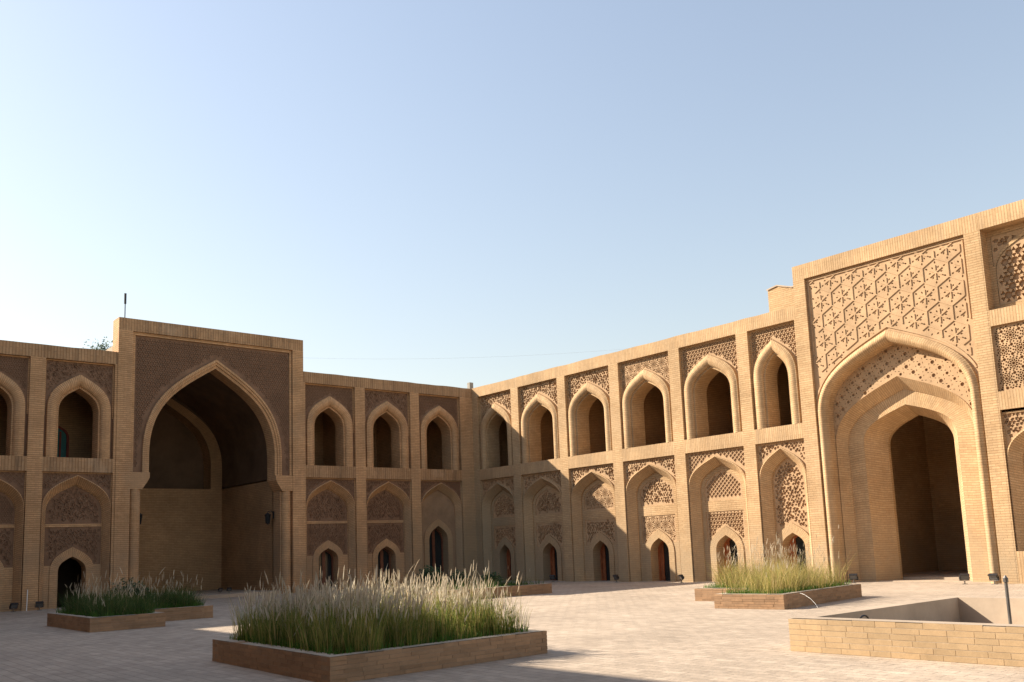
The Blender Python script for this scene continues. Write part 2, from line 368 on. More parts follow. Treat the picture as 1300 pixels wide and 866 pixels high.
def carved(mb, fr, poly, w, holes, depth=.05, margin=.025, m=0, mf=1, uvs=None):
    """pierced sheet at depth w over the polygon, hole sides, and a ground sheet behind"""
    ok = []
    if holes:
        allp = np.array([p for h in holes for p in h]); ins = inside(poly, allp) & (edgedist(poly, allp) > margin)
        k = 0
        for h in holes:
            if ins[k:k+len(h)].all(): ok.append(h)
            k += len(h)
    pts = [Vector(p) for p in poly]; faces = [list(range(len(poly)))]
    for h in ok:
        faces.append(list(range(len(pts), len(pts)+len(h)))); pts += [Vector(p) for p in h]
    faces = ccw(pts, faces)
    vo, eo, fo, ovv, oe, of = delaunay_2d_cdt(pts, [], faces, 1, 1e-5)
    b = len(mb.v)
    mb.v += [tuple(fr.P(p.x, p.y, w)) for p in vo]
    for f, src in zip(fo, of):
        if src == [0] or (0 in src and len(src) == 1):
            mb.f.append(tuple(b+i for i in f)); mb.uv.append([(vo[i].x, vo[i].y) for i in f]); mb.m.append(m)
    for h in ok:
        for a, c in zip(h, h[1:]+h[:1]): fl(mb, fr, [(*a, w), (*c, w), (*c, w+depth), (*a, w+depth)], m)
    fl(mb, fr, [(*p, w+depth) for p in poly], mf)
    for a, c in zip(poly, poly[1:]+poly[:1]): fl(mb, fr, [(*a, w), (*c, w), (*c, w+depth+.002), (*a, w+depth+.002)], m)
def above(cv, vmin):
    """part of an arch outline above vmin, cut exactly"""
    out = []
    for a, b in zip(cv, cv[1:]):
        if (a[1] >= vmin) != (b[1] >= vmin):
            t = (vmin-a[1])/(b[1]-a[1]); q = (a[0]+(b[0]-a[0])*t, vmin)
            if a[1] >= vmin: out += [a, q]
            else: out += [q]
        elif a[1] >= vmin: out.append(a)
    return out

# ------------------------------------------------------------------ bays
ZP, ZS, ZL, ZT = 9.49, 5.68, 5.13, 10.0       # panel top, sill, lower panel top, parapet top
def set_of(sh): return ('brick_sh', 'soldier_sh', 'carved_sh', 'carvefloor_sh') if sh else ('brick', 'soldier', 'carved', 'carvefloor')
def room(mb, fr, u0, v0, w0, u1, v1, w1, cv=None, m=0):
    """closed room behind an opening; cv = the opening's outline in the front wall"""
    if cv: fl(mb, fr, [(u0, v0, w0)] + [(*p, w0) for p in cv] + [(u1, v0, w0), (u1, v1, w0), (u0, v1, w0)], m)
    rect(mb, fr, u0, v0, u1, v1, w1, m)
    for u in (u0, u1): fl(mb, fr, [(u, v0, w0), (u, v0, w1), (u, v1, w1), (u, v1, w0)], m)
    for v in (v0, v1): fl(mb, fr, [(u0, v, w0), (u1, v, w0), (u1, v, w1), (u0, v, w1)], m)
def upper_bay(fr, par, u0, u1, sh, pat, seed, extra=None, room_depth=2.4):
    b, s, c, f = set_of(sh); mb = MB(); cu = (u0+u1)/2; h = (u1-u0)/2
    ho = h-.10; hi = ho-.37; va = 8.98
    out = arch(cu, ho, ZS, 7.55, va); inn = arch(cu, hi, ZS, 7.5, va-.46); op = arch(cu, hi-.07, ZS, 7.48, va-.55)
    wr = .17
    sweep(mb, fr, out, inn, [(0, wr), (.02, .09)] + roll(.09, .10, .11)[1:])
    sweep(mb, fr, inn, op, [(0, .10), (0, .17), (1, .17)])
    sweep(mb, fr, op, op, [(0, .17), (0, .95)], 0)
    sw = room_depth
    room(mb, fr, cu-h-.1, ZS, .95, cu+h+.1, 9.3, .95+sw, op, 1)
    rect(mb, fr, u0, ZS, u1, ZS+.001, wr, 0)
    # floor of the reveal
    fl(mb, fr, [(op[0][0], ZS, 0), (op[-1][0], ZS, 0), (op[-1][0], ZS, .95), (op[0][0], ZS, .95)], 0)
    for u, e in ((u0, out[0][0]), (out[-1][0], u1)): fl(mb, fr, [(u, ZS, 0), (e, ZS, 0), (e, ZS, wr), (u, ZS, wr)], 0)
    o = mb.build('arched_niche', [M[b], M['room']], par)
    ms = MB()
    poly = [(u0, ZS)] + out + [(u1, ZS), (u1, ZP), (u0, ZP)]
    hs = [q for q in pattern(pat[0], u0-.05, 7.2, u1, ZP, pat[1], seed)]
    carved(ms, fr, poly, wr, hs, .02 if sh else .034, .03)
    # raised fillet under the top edge and down the sides
    for (a, bb, cc, d) in ((u0+.004, ZP-.055, u1-.004, ZP-.004), (u0+.004, 7.3, u0+.05, ZP-.06), (u1-.05, 7.3, u1-.004, ZP-.06)):
        fbox(ms, fr, a, bb, wr-.035, cc, d, wr+.01, 2)
    ms.build('carved_spandrel', [M[c], M[f], M[b]], o)
    return o
def door(fr, par, cu, hw, vs, va, w, sh, style=0):
    mb = MB(); o = arch(cu, hw, .0, vs, va, 8); i = arch(cu, hw-.07, .0, vs, va-.09, 8)
    sweep(mb, fr, o, i, [(0, w), (1, w), (1, w+.08)])
    def clip(a, b2):
        pts = [p for p in i if a <= p[0] <= b2]
        def yat(u):
            for p, q in zip(i, i[1:]):
                if min(p[0], q[0]) <= u <= max(p[0], q[0]) and abs(p[0]-q[0]) > 1e-6:
                    return p[1]+(q[1]-p[1])*(u-p[0])/(q[0]-p[0])
            return 0
        L = [(a, 0.01)] + ([(a, yat(a))] if a > i[0][0]+1e-4 else []) + [p for p in pts if p[1] > .02] + ([(b2, yat(b2))] if b2 < i[-1][0]-1e-4 else []) + [(b2, 0.01)]
        return L
    if style == 0:
        leaf = clip(i[0][0], cu-.27)
        fl(mb, fr, [(*p, w+.05) for p in leaf], 0)
        fbox(mb, fr, cu-.27, .0, w+.02, cu-.23, yc(i, cu-.26), w+.10, 0)
        g = clip(cu-.23, i[-1][0]); fl(mb, fr, [(*p, w+.07) for p in g], 1)
    else:
        g = clip(i[0][0], cu-.06); fl(mb, fr, [(*p, w+.07) for p in g], 1)
        fbox(mb, fr, cu-.06, .0, w+.02, cu+.10, yc(i, cu), w+.10, 0)
        g = clip(cu+.10, i[-1][0]); fl(mb, fr, [(*p, w+.06) for p in g], 0 if style == 2 else 1)
    return mb.build('wooden_door', [M['wood_sh' if sh else 'wood'], M['glass']], par)
def yc(i, u):
    for p, q in zip(i, i[1:]):
        if min(p[0], q[0]) <= u <= max(p[0], q[0]) and abs(p[0]-q[0]) > 1e-6: return p[1]+(q[1]-p[1])*(u-p[0])/(q[0]-p[0])
    return 1.
def lower_bay(fr, par, u0, u1, sh, pats, seed, frame=True, dr=None, plain=False, sill=0., opened=False, whole=False):
    """blind niche with carved fields over a small pointed doorway"""
    b, s, c, f = set_of(sh); mb = MB(); cu = (u0+u1)/2; h = (u1-u0)/2; wr = .12
    hf = h-.03; hb = hf-(.30 if not sh else .20); va = 4.90 if not sh else 5.02; vb = va-.34
    fr_c = arch(cu, hf, sill, 3.72, va); bk = arch(cu, hb, sill, 3.60, vb)
    sweep(mb, fr, fr_c, bk, [(0, wr), (0, .05), (.10, .04), (1, .37)])
    sweep(mb, fr, bk, bk, [(0, .37), (0, .5)])
    dc, dh, dvs, dva = dr if dr else (cu, .52, 1.22, 1.80)
    do = arch(dc, dh, sill, dvs, dva, 10); rg = arch(dc, dh+.29, sill, dvs, dva+.36, 10)
    wp = .43
    if dr is not False and sill == 0:
        sweep(mb, fr, do, do, [(0, wp-.035), (0, 1.0)])
        sweep(mb, fr, rg, do, [(0, wp+.03), (0, wp-.035), (1, wp-.035)])
    fields = []
    if not plain:
        if frame:
            g = .18 if not sh else .03
            tv = 3.16
            ti = arch(cu, hb-g, tv, 3.60, vb-g*1.15)
            fields.append(('tymp', [p for p in ti], pats[0]))
            lo = above(rg, 1.60) if sill == 0 else []
            l, r = cu-hb+g, cu+hb-g
            v2 = 2.74 if not sh else 3.05
            if sill == 0:
                lo2 = [p for p in reversed(lo) if l+.02 < p[0] < r-.02]
                cut = [(r, v2)]
                fields.append(('low', [(l, 1.60), (l, v2), (r, v2), (r, 1.60)] + [p for p in lo2], pats[1]))
            else: fields.append(('low', [(l, sill+.5), (l, v2), (r, v2), (r, sill+.5)], pats[1]))
        else:
            lo = above(rg, 1.55); g = .03
            ti = above(arch(cu, hb-g, sill, 3.60, vb-g), 1.55)
            fields.append(('tymp', ti + [p for p in reversed(lo) if cu-hb+g+.02 < p[0] < cu+hb-g-.02], pats[0]))
    # back plane with the fields cut out
    outl = [p for p in bk]
    if sill == 0: outl = bk + [p for p in reversed(do)]
    pts = [Vector(p) for p in outl]; faces = [list(range(len(outl)))]
    for n, pl, pt in fields: faces.append(list(range(len(pts), len(pts)+len(pl)))); pts += [Vector(p) for p in pl]
    faces = ccw(pts, faces)
    vo, eo, fo, a1, a2, of = delaunay_2d_cdt(pts, [], faces, 1, 1e-5)
    for ff, src in zip(fo, of):
        if list(src) == [0]: fl(mb, fr, [(vo[i].x, vo[i].y, wp) for i in ff], 1 if plain else 0, [(vo[i].x, vo[i].y) for i in ff])
    if sill == 0:
        room(mb, fr, dc-dh-.6, 0, 1.0, dc+dh+.6, dva+.4, 2.8, do, 2)
    o = mb.build('blind_niche', [M[b], M['plaster'], M['dark']], par)
    ms = MB()
    poly = fr_c + [(u1, sill), (u1, ZL), (u0, ZL), (u0, sill)]
    carved(ms, fr, poly, wr, pattern(pats[2][0], u0-.04, 3.4, u1, ZL, pats[2][1], seed), .02 if sh else .034, .03)
    for (a, bb, cc, d) in ((u0+.004, ZL-.05, u1-.004, ZL-.004), (u0+.004, 3.8, u0+.04, ZL-.055), (u1-.04, 3.8, u1-.004, ZL-.055)):
        fbox(ms, fr, a, bb, wr-.03, cc, d, wr+.01, 2)
    ms.build('carved_spandrel', [M[c], M[f], M[b]], o)
    for n, pl, pt in fields:
        mc = MB(); us = [p[0] for p in pl]; vs_ = [p[1] for p in pl]
        carved(mc, fr, pl, wp+.025, pattern(pt[0], min(us)-.03, min(vs_)-.02, max(us), max(vs_), pt[1], seed+7), .02 if sh else .034, .025)
        for a, d in zip(pl, pl[1:]+pl[:1]): fl(mc, fr, [(*a, wp-.002), (*d, wp-.002), (*d, wp+.03), (*a, wp+.03)], 0)
        mc.build('carved_panel', [M[c], M[f]], o)
    if sill == 0 and not opened: door(fr, o, dc, dh, dvs, dva, .86, sh, 0 if not sh else 1)
    return o
def wing_wall(fr, par, ua, ub, bays, sh, depth=8., top=ZT, lower_skip=()):
    """piers, string course, parapet and the recess edges round every bay"""
    b, s, c, f = set_of(sh); mb = MB(); wr = .18
    n = int((ub-ua)/.55); tops = [(ua+(ub-ua)*i/n, top + (R.uniform(-.016, .012) if 0 < i < n else 0)) for i in range(n+1)]
    for (a, za), (b_, zb) in zip(tops, tops[1:]):                        # parapet band, its top edge a little uneven
        fl(mb, fr, [(a, ZP, 0), (b_, ZP, 0), (b_, zb, 0), (a, za, 0)], 1); fl(mb, fr, [(a, za, 0), (b_, zb, 0), (b_, top, .55), (a, top, .55)], 0)
    fl(mb, fr, [(ua, top, .55), (ub, top, .55), (ub, 9.55, .55), (ua, 9.55, .55)], 0)
    fl(mb, fr, [(ua, 9.55, .55), (ub, 9.55, .55), (ub, 9.55, depth), (ua, 9.55, depth)], 2)
    fl(mb, fr, [(ua, 9.55, depth), (ub, 9.55, depth), (ub, 0, depth), (ua, 0, depth)], 0)
    for u in (ua, ub): fl(mb, fr, [(u, 0, .012), (u, 9.55, .012), (u, 9.55, depth), (u, 0, depth)], 0); fl(mb, fr, [(u, 9.55, .0), (u, top, .0), (u, top, .55), (u, 9.55, .55)], 0)
    edges = [ua] + [x for p in bays for x in p] + [ub]
    for i in range(0, len(edges), 2):
        if edges[i+1]-edges[i] > .004: rect(mb, fr, edges[i], 0, edges[i+1], ZP, 0, 0)
    for (p, q) in bays:
        rect(mb, fr, p, ZL, q, ZS, 0, 1)
        for (v0, v1) in ((ZS, ZP), (0, ZL)):
            for u in (p, q): fl(mb, fr, [(u, v0, 0), (u, v0, wr), (u, v1, wr), (u, v1, 0)], 0)
            fl(mb, fr, [(p, v1, 0), (q, v1, 0), (q, v1, wr), (p, v1, wr)], 1)
        fl(mb, fr, [(p, ZS, 0), (q, ZS, 0), (q, ZS, wr), (p, ZS, wr)], 1)
    return mb.build('wall', [M[b], M[s], M['roof']], par)

PW = {'s': ('star', .165), 'v': ('vine', .125), 'l': ('lattice', .19), 'r': ('rosette', .105), 'V': ('vine', .14), 'S': ('star', .2)}

# ================= north wing, right of its portal
w = empty('arcade_wing', (-5, 0, 0), 'shaded two-storey brick arcade of three bays between the shaded portal and the courtyard corner', 'arcade wing', 'arcaded wings round the courtyard')
baysA = [(-3.37, -.80), (-6.49, -3.90), (-9.63, -7.03)]
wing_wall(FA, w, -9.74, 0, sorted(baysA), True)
for k, (p, q) in enumerate(baysA):
    upper_bay(FA, w, p, q, True, PW['s'] if k != 1 else PW['v'], 20+k)
    c = (p+q)/2
    if k == 0: lower_bay(FA, w, p, q, True, (PW['v'], PW['v'], PW['s']), 30, dr=(c, .58, 2.1, 2.86), plain=True)
    elif k == 1: lower_bay(FA, w, p, q, True, (PW['v'], PW['v'], PW['v']), 31, dr=(c+.03, .5, 1.4, 1.93))
    else: lower_bay(FA, w, p, q, True, (PW['v'], PW['r'], PW['s']), 32, dr=(c+.03, .5, 1.4, 1.92))
# ================= north wing, left of its portal
w = empty('arcade_wing', (-24, 0, 0), 'shaded two-storey brick arcade at the left edge of the photo, left of the shaded portal', 'arcade wing', 'arcaded wings round the courtyard')
baysL = [(-20.52, -17.98), (-23.62, -21.05), (-26.75, -24.17), (-29.88, -27.3)]
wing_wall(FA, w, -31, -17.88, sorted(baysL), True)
for k, (p, q) in enumerate(baysL):
    n = upper_bay(FA, w, p, q, True, PW['v'] if k == 0 else PW['s'], 40+k)
    c = (p+q)/2
    lower_bay(FA, w, p, q, True, (PW['V'] if k == 0 else PW['s'], PW['v'], PW['v'] if k == 0 else PW['l']), 50+k, dr=(c-.02, .5, 1.35, 1.92), opened=(k == 0))
    if k == 0:   # turquoise door inside the upper room
        md = MB(); du = -19.22
        ar = arch(du, .42, ZS, 6.85, 7.35, 8); ai = arch(du, .33, ZS, 6.85, 7.25, 8)
        sweep(md, FA, ar, ai, [(0, 3.33), (0, 3.25), (1, 3.25), (1, 3.31)], 1)
        fl(md, FA, [(*x, 3.30) for x in ai], 0)
        fbox(md, FA, du+.05, ZS, 3.26, du+.12, 7.1, 3.29, 1)
        md.build('painted_door', [M['turq'], M['redpaint']], n)
# ================= east wing, between corner and portal
w = empty('arcade_wing', (0, -10, 0), 'sunlit two-storey brick arcade of six bays between the courtyard corner and the star-carved portal', 'arcade wing', 'arcaded wings round the courtyard')
baysB = [(.45, 3.16), (3.71, 6.56), (7.10, 9.95), (10.52, 13.40), (13.96, 16.80), (17.33, 19.40)]
wing_wall(FB, w, 0, 19.49, baysB, False)
ups = ['v', 'v', 'v', 'r', 's', 's']
lows = [('v', 'v', 'v'), ('v', 'v', 'v'), ('r', 'v', 'v'), ('v', 'r', 'v'), ('l', 's', 'l'), ('V', 'V', 'v')]
for k, (p, q) in enumerate(baysB):
    upper_bay(FB, w, p, q, False, PW[ups[k]], 60+k)
    c = (p+q)/2
    lower_bay(FB, w, p, q, False, tuple(PW[x] for x in lows[k]), 70+k, frame=(k != 5), plain=False, dr=(c, .50 if k else .44, 1.2, 1.80) if k < 5 else (c, .48, 1.25, 1.78))

# ================= north portal (iwan)
po = empty('brick_portal', (-13.81, 0, 0), 'tall shaded brick portal with one deep pointed vault and an antenna above its left end', 'portal', 'tall portals of the courtyard')
PA0, PA1, PT = -17.88, -9.74, 11.45; cA = -13.81
mb = MB(); wr = .12
rect(mb, FA, PA0, 10.93, PA1, PT, -.03, 1)
for u0, u1 in ((PA0, -17.32), (-10.27, PA1)): rect(mb, FA, u0, 0, u1, 10.93, -.03, 0)
for u in (PA0, PA1):
    fl(mb, FA, [(u, 0, -.03), (u, 0, .012), (u, PT, .012), (u, PT, -.03)], 0); fl(mb, FA, [(u, 9.3, .012), (u, 9.3, .75), (u, PT, .75), (u, PT, .012)], 0)
for u in (-17.32, -10.27): fl(mb, FA, [(u, 0, -.03), (u, 0, .4), (u, 10.93, .4), (u, 10.93, -.03)], 0)
fl(mb, FA, [(-17.32, 10.93, -.03), (-10.27, 10.93, -.03), (-10.27, 10.93, wr), (-17.32, 10.93, wr)], 1)
fl(mb, FA, [(PA0, PT, -.03), (PA1, PT, -.03), (PA1, PT, .75), (PA0, PT, .75)], 0)
fl(mb, FA, [(PA0, PT, .75), (PA1, PT, .75), (PA1, 10.3, .75), (PA0, 10.3, .75)], 0)
# frame fillets round the carved field
for (a, b2, c2, d) in ((-17.30, 10.80, -10.29, 10.92), (-17.30, 5.2, -17.2, 10.79), (-10.39, 5.2, -10.29, 10.79)): fbox(mb, FA, a, b2, .05, c2, d, wr, 0)
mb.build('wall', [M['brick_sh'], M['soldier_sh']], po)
out = arch(cA, 3.03, 5.18, 5.95, 10.13, 20); inn = arch(cA, 2.74, 5.18, 5.95, 9.74, 20)
mb = MB()
sweep(mb, FA, out, inn, [(0, wr), (0, .02), (.3, .0), (.34, .04), (.62, .04), (.68, .10), (1, .12)])
sweep(mb, FA, inn, inn, [(0, .12), (0, .9)])
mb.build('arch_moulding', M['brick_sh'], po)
ms = MB()
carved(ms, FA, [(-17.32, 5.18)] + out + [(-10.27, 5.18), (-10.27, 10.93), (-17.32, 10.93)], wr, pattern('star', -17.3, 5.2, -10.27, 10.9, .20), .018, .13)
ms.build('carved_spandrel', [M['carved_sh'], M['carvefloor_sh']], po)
for sgn in (-1, 1):     # corbel and engaged column of each jamb
    mb = MB()
    a, b2 = (cA-2.74, -17.32) if sgn < 0 else (cA+2.74, -10.27)
    ci = cA + sgn*3.03
    prof = [(a, 5.18), (a, 4.98), (a+sgn*.08, 4.82), (ci, 4.5)]
    for p, q in zip(prof, prof[1:]): fl(mb, FA, [(p[0], p[1], -.01), (q[0], q[1], -.01), (q[0], q[1], .9), (p[0], p[1], .9)], 0)
    fl(mb, FA, [(x, y, -.01) for x, y in prof] + [(b2, 4.5, -.01), (b2, 5.18, -.01)], 0)
    fl(mb, FA, [(a, 5.18, -.01), (b2, 5.18, -.01), (b2, 5.18, .13), (a, 5.18, .13)], 0)
    fl(mb, FA, [(ci, 4.5, -.01), (b2, 4.5, -.01), (b2, 4.5, .5), (ci, 4.5, .5)], 0)
    mb.build('corbel', M['brick_sh'], po)
    mb = MB(); u0, u1 = sorted((ci, b2)); n = 10; cc = (u0+u1)/2; rr = .21
    rows = []; uv = []
    prof = [(u0, .9), (u0, .22), (cc-rr, .22)] + [(cc-rr*math.cos(PI*i/n), .2-rr*math.sin(PI*i/n)) for i in range(1, n)] + [(cc+rr, .22), (u1, .22), (u1, .9)]
    L = 0; us = []
    for i, p in enumerate(prof):
        if i: L += math.hypot(p[0]-prof[i-1][0], p[1]-prof[i-1][1])
        us.append(L)
    mb.grid([[FA.P(x, 0, y) for x, y in prof], [FA.P(x, 4.5, y) for x, y in prof]], [[(x, 0) for x in us], [(x, 4.5) for x in us]])
    mb.build('engaged_column', M['brick_sh'], po)
# vaulted hall
mb = MB(); hw = 3.0; D = 6.6
cv = arch(cA, hw, 0, 6.0, 9.86, 20); cin = arch(cA, 2.74, 5.18, 5.95, 9.74, 20)
top = above(cv, 5.1)
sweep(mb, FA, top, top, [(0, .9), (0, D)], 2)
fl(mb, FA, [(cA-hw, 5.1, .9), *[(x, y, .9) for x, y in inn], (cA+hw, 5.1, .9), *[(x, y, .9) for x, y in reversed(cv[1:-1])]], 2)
for sg in (-1, 1):
    u = cA+sg*hw; ur = cA+sg*(hw+.55)
    fl(mb, FA, [(u, 0, .9), (u, 0, D), (u, 5.05, D), (u, 5.05, .9)], 0)
    # upper side recess
    fl(mb, FA, [(u, 5.05, .9), (u, 5.05, D), (ur, 5.05, D), (ur, 5.05, .9)], 0)
bk = arch(cA, 2.42, 5.05, 6.1, 9.25, 20); s2 = above(cv, 5.05)
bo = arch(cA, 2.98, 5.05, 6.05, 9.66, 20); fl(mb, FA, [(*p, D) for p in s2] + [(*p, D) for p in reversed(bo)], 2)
sweep(mb, FA, bo, bk, [(0, D), (0, D-.04), (1, D-.04)], 0)
sweep(mb, FA, bk, bk, [(0, D), (0, D+.9)], 0)
rect(mb, FA, cA-hw, 0, cA+hw, 5.05, D, 0)
fl(mb, FA, [(cA-2.35, 5.05, D), (cA+2.35, 5.05, D), (cA+2.35, 5.05, D+.9), (cA-2.35, 5.05, D+.9)], 0)
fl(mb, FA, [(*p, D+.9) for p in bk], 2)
mb.build('vaulted_hall', [M['room'], M['plaster'], M['vault_brown']], po)
mb = MB(); fbox(mb, FA, cA-3.02, 0, .05, cA+3.02, .14, D, 0); mb.build('step', M['cement'], po)
mb = MB()
for y in (0.76, D+1.2): pass
fl(mb, FA, [(PA0, 10.4, .75), (PA1, 10.4, .75), (PA1, 10.4, 9), (PA0, 10.4, 9)], 0)
for u in (PA0, PA1): fl(mb, FA, [(u, 0, .76), (u, 10.4, .76), (u, 10.4, 9), (u, 0, 9)], 0)
rect(mb, FA, PA0, 0, PA1, 10.4, 9, 0)
mb.build('roof_block', M['roof'], po)

# ================= east portal
pb = empty('brick_portal', (0, -22.82, 0), 'sunlit brick portal covered in carved stars round a stepped pointed entrance arch', 'portal', 'tall portals of the courtyard')
cB = 22.82; q0, q1 = 19.49, 26.12
mb = MB(); wr = .12
rect(mb, FB, q0, 10.90, q1, PT, -.004, 1)
rect(mb, FB, q0, 0, 19.95, 10.90, -.004, 0); rect(mb, FB, 25.66, 0, q1, 10.90, -.004, 0)
for u in (19.95, 25.66): fl(mb, FB, [(u, 0, -.004), (u, 0, .4), (u, 10.9, .4), (u, 10.9, -.004)], 0)
fl(mb, FB, [(19.95, 10.9, -.004), (25.66, 10.9, -.004), (25.66, 10.9, wr), (19.95, 10.9, wr)], 1)
for u in (q0,): fl(mb, FB, [(u, 9.3, -.004), (u, 9.3, .7), (u, PT, .7), (u, PT, -.004)], 0)
fl(mb, FB, [(q0, PT, -.004), (q1, PT, -.004), (q1, PT, .7), (q0, PT, .7)], 0)
fl(mb, FB, [(q0, PT, .7), (q1, PT, .7), (q1, 9.0, .7), (q0, 9.0, .7)], 0)
mb.build('wall', [M['brick'], M['soldier']], pb)
out = arch(cB, 2.80, 0, 5.85, 8.42, 20); inn = arch(cB, 2.47, 0, 5.85, 7.98, 20)
mb = MB()
sweep(mb, FB, out, inn, roll(wr, .16, .2, 9, .10)); sweep(mb, FB, inn, inn, [(0, .16), (0, .52)])
mb.build('arch_moulding', M['brick'], pb)
# star field: pierced sheet + raised straps
mp_ = MB(); fld = [(19.95, 0)] + out + [(25.66, 0), (25.66, 10.90), (19.95, 10.90)]
hs = []; s = .48; straps = []
for j in range(-2, 18):
    for i in range(-1, 9):
        x, y = 20.05+(i+.5*(j % 2))*s*1.732, 4.9+j*s*1.5
        for k in range(6):
            a = PI/2+k*PI/3
            hs.append(diamond(x+.335*math.cos(a), y+.335*math.sin(a), a, .052, .032))
            a2 = a+PI/6; hs.append(diamond(x+.19*math.cos(a2), y+.19*math.sin(a2), a2+0, .048, .029))
            b2 = a+PI/3
            if k in (0, 1, 2): straps.append(((x+s*math.cos(a), y+s*math.sin(a)), (x+s*math.cos(b2), y+s*math.sin(b2))))
            if k < 3: straps.append(((x+.24*math.cos(a), y+.24*math.sin(a)), (x-.24*math.cos(a), y-.24*math.sin(a))))
carved(mp_, FB, fld, wr, hs, .04, .12)
seg = [p for st in straps for p in st] + [((a[0]+b[0])/2, (a[1]+b[1])/2) for a, b in straps]
sa = np.array(seg); okk = inside(fld, sa) & (edgedist(fld, sa) > .10) & (sa[:, 1] > 4.6); n = len(straps)
for k, (a, b2) in enumerate(straps):
    e0, e1, em = okk[2*k], okk[2*k+1], okk[2*n+k]
    if not (em and (e0 or e1)): continue
    if not e0: a = ((a[0]+b2[0])/2, (a[1]+b2[1])/2)
    if not e1: b2 = ((a[0]+b2[0])/2, (a[1]+b2[1])/2)
    dx, dy = b2[0]-a[0], b2[1]-a[1]; L = math.hypot(dx, dy); nx, ny = -dy/L*.018, dx/L*.018
    c4 = [(a[0]+nx, a[1]+ny), (b2[0]+nx, b2[1]+ny), (b2[0]-nx, b2[1]-ny), (a[0]-nx, a[1]-ny)]
    wt = wr-.026-.0005*(k % 5)
    fl(mp_, FB, [(*p, wt) for p in c4], 0)
    for p, q in zip(c4, c4[1:]+c4[:1]): fl(mp_, FB, [(*p, wt), (*q, wt), (*q, wr), (*p, wr)], 0)
for (a, b2, c2, d) in ((19.98, 10.78, 25.63, 10.81), (20.03, 8.2, 20.06, 10.75), (25.55, 8.2, 25.58, 10.75)): fbox(mp_, FB, a, b2, wr-.04, c2, d, wr, 0)
o1 = arch(cB, 2.93, 5.5, 5.85, 8.56, 20); o1 = [p for p in o1 if 19.97 < p[0] < 25.64]
o2 = arch(cB, 2.87, 5.5, 5.85, 8.50, 20); o2 = [p for p, z in zip(o2, arch(cB, 2.93, 5.5, 5.85, 8.56, 20)) if 19.97 < z[0] < 25.64]
sweep(mp_, FB, o1, o2, [(0, wr), (0, wr-.04), (1, wr-.04), (1, wr)])
mp_.build('carved_star_panel', [M['carved'], M['carvefloor']], pb)
# lunette, stepped arches
a2 = arch(cB, 2.44, 0, 4.75, 6.86, 20); a2b = arch(cB, 2.20, 0, 4.70, 6.46, 20); a3 = arch(cB, 1.62, 0, 4.75, 5.92, 20); a4 = arch(cB, 1.15, 0, 4.62, 5.62, 20)
ml = MB(); wt = .50
poly = above(arch(cB, 2.50, 0, 5.85, 8.02, 20), 4.76) + [p for p in reversed(above(a2, 4.76))]
carved(ml, FB, poly, wt, pattern('dots', 20.3, 4.7, 25.4, 8.0, .44), .05, .03)
ml.build('carved_lunette', [M['carved'], M['carvefloor']], pb)
mb = MB()
sweep(mb, FB, a2, a2b, [(0, wt+.1), (0, wt-.03), (1, .84)])
sweep(mb, FB, a2b, a3, [(0, .84), (0, .87), (1, .87)])
sweep(mb, FB, a3, a4, [(0, .87), (1, 1.65)]); sweep(mb, FB, a4, a4, [(0, 1.65), (0, 1.8)])
for sg in (-1, 1): 
    u = cB+sg*2.44; fl(mb, FB, [(u, 0, .5), (cB+sg*2.5, 0, .5), (cB+sg*2.5, 4.8, .5), (u, 4.8, .5)], 0)
mb.build('entrance_arch', M['brick'], pb)
mb = MB(); room(mb, FB, cB-2.6, 0, 1.8, cB+2.6, 7.0, 7.5, a4, 0)
fbox(mb, FB, cB+2.0, 1.9, 7.35, cB+2.55, 4.2, 7.49, 1)
fl(mb, FB, [(cB+2.595, 1.4, 4.2), (cB+2.595, 1.4, 6.6), (cB+2.595, 4.2, 6.6), (cB+2.595, 4.2, 4.2)], 1)
mb.build('entrance_hall', [M['brick'], M['dark']], pb)
mb = MB(); fbox(mb, FB, cB-1.60, 0, .95, cB+1.60, .03, 1.7, 0); fbox(mb, FB, cB-2.55, .01, 1.82, cB+2.55, .10, 7.45, 0)
mb.build('step', M['cement'], pb)
mb = MB()
fl(mb, FB, [(q0, 10.2, .7), (31, 10.2, .7), (31, 10.2, 9), (q0, 10.2, 9)], 0); fl(mb, FB, [(q0, 0, .71), (q0, 10.2, .71), (q0, 10.2, 9), (q0, 0, 9)], 0)
rect(mb, FB, q0, 0, 31, 10.2, 9, 0); fl(mb, FB, [(31, 0, .71), (31, 10.2, .71), (31, 10.2, 9), (31, 0, 9)], 0)
mb.build('roof_block', M['roof'], pb)

# ================= three-tier bay right of the east portal
w = empty('arcade_wing', (0, -28, 0), 'sunlit three-tier brick wall with carved panels at the right edge of the photo', 'arcade wing', 'arcaded wings round the courtyard')
mb = MB(); e0, e1 = 26.12, 36.0; bl = [(26.16, 29.05), (29.65, 32.5), (33.1, 35.95)]
rect(mb, FB, e0, 10.90, e1, PT, 0, 1)
fl(mb, FB, [(e0, PT, 0), (e1, PT, 0), (e1, PT, .7), (e0, PT, .7)], 0); fl(mb, FB, [(e0, PT, .7), (e1, PT, .7), (e1, 9, .7), (e0, 9, .7)], 0)
ed = [e0] + [x for p in bl for x in p] + [e1]
for i in range(0, len(ed), 2): rect(mb, FB, ed[i], 0, ed[i+1], 10.9, 0, 0)
tiers = ((8.30, 10.90, .42), (5.76, 7.80, .16), (.95, 5.20, .13))
for p, q in bl:
    for v0, v1 in ((7.80, 8.30), (5.20, 5.76), (0, .95)): rect(mb, FB, p, v0, q, v1, 0, 1)
    for v0, v1, d in tiers:
        for u in (p, q): fl(mb, FB, [(u, v0, 0), (u, v0, d), (u, v1, d), (u, v1, 0)], 0)
        for v in (v0, v1): fl(mb, FB, [(p, v, 0), (q, v, 0), (q, v, d), (p, v, d)], 0)
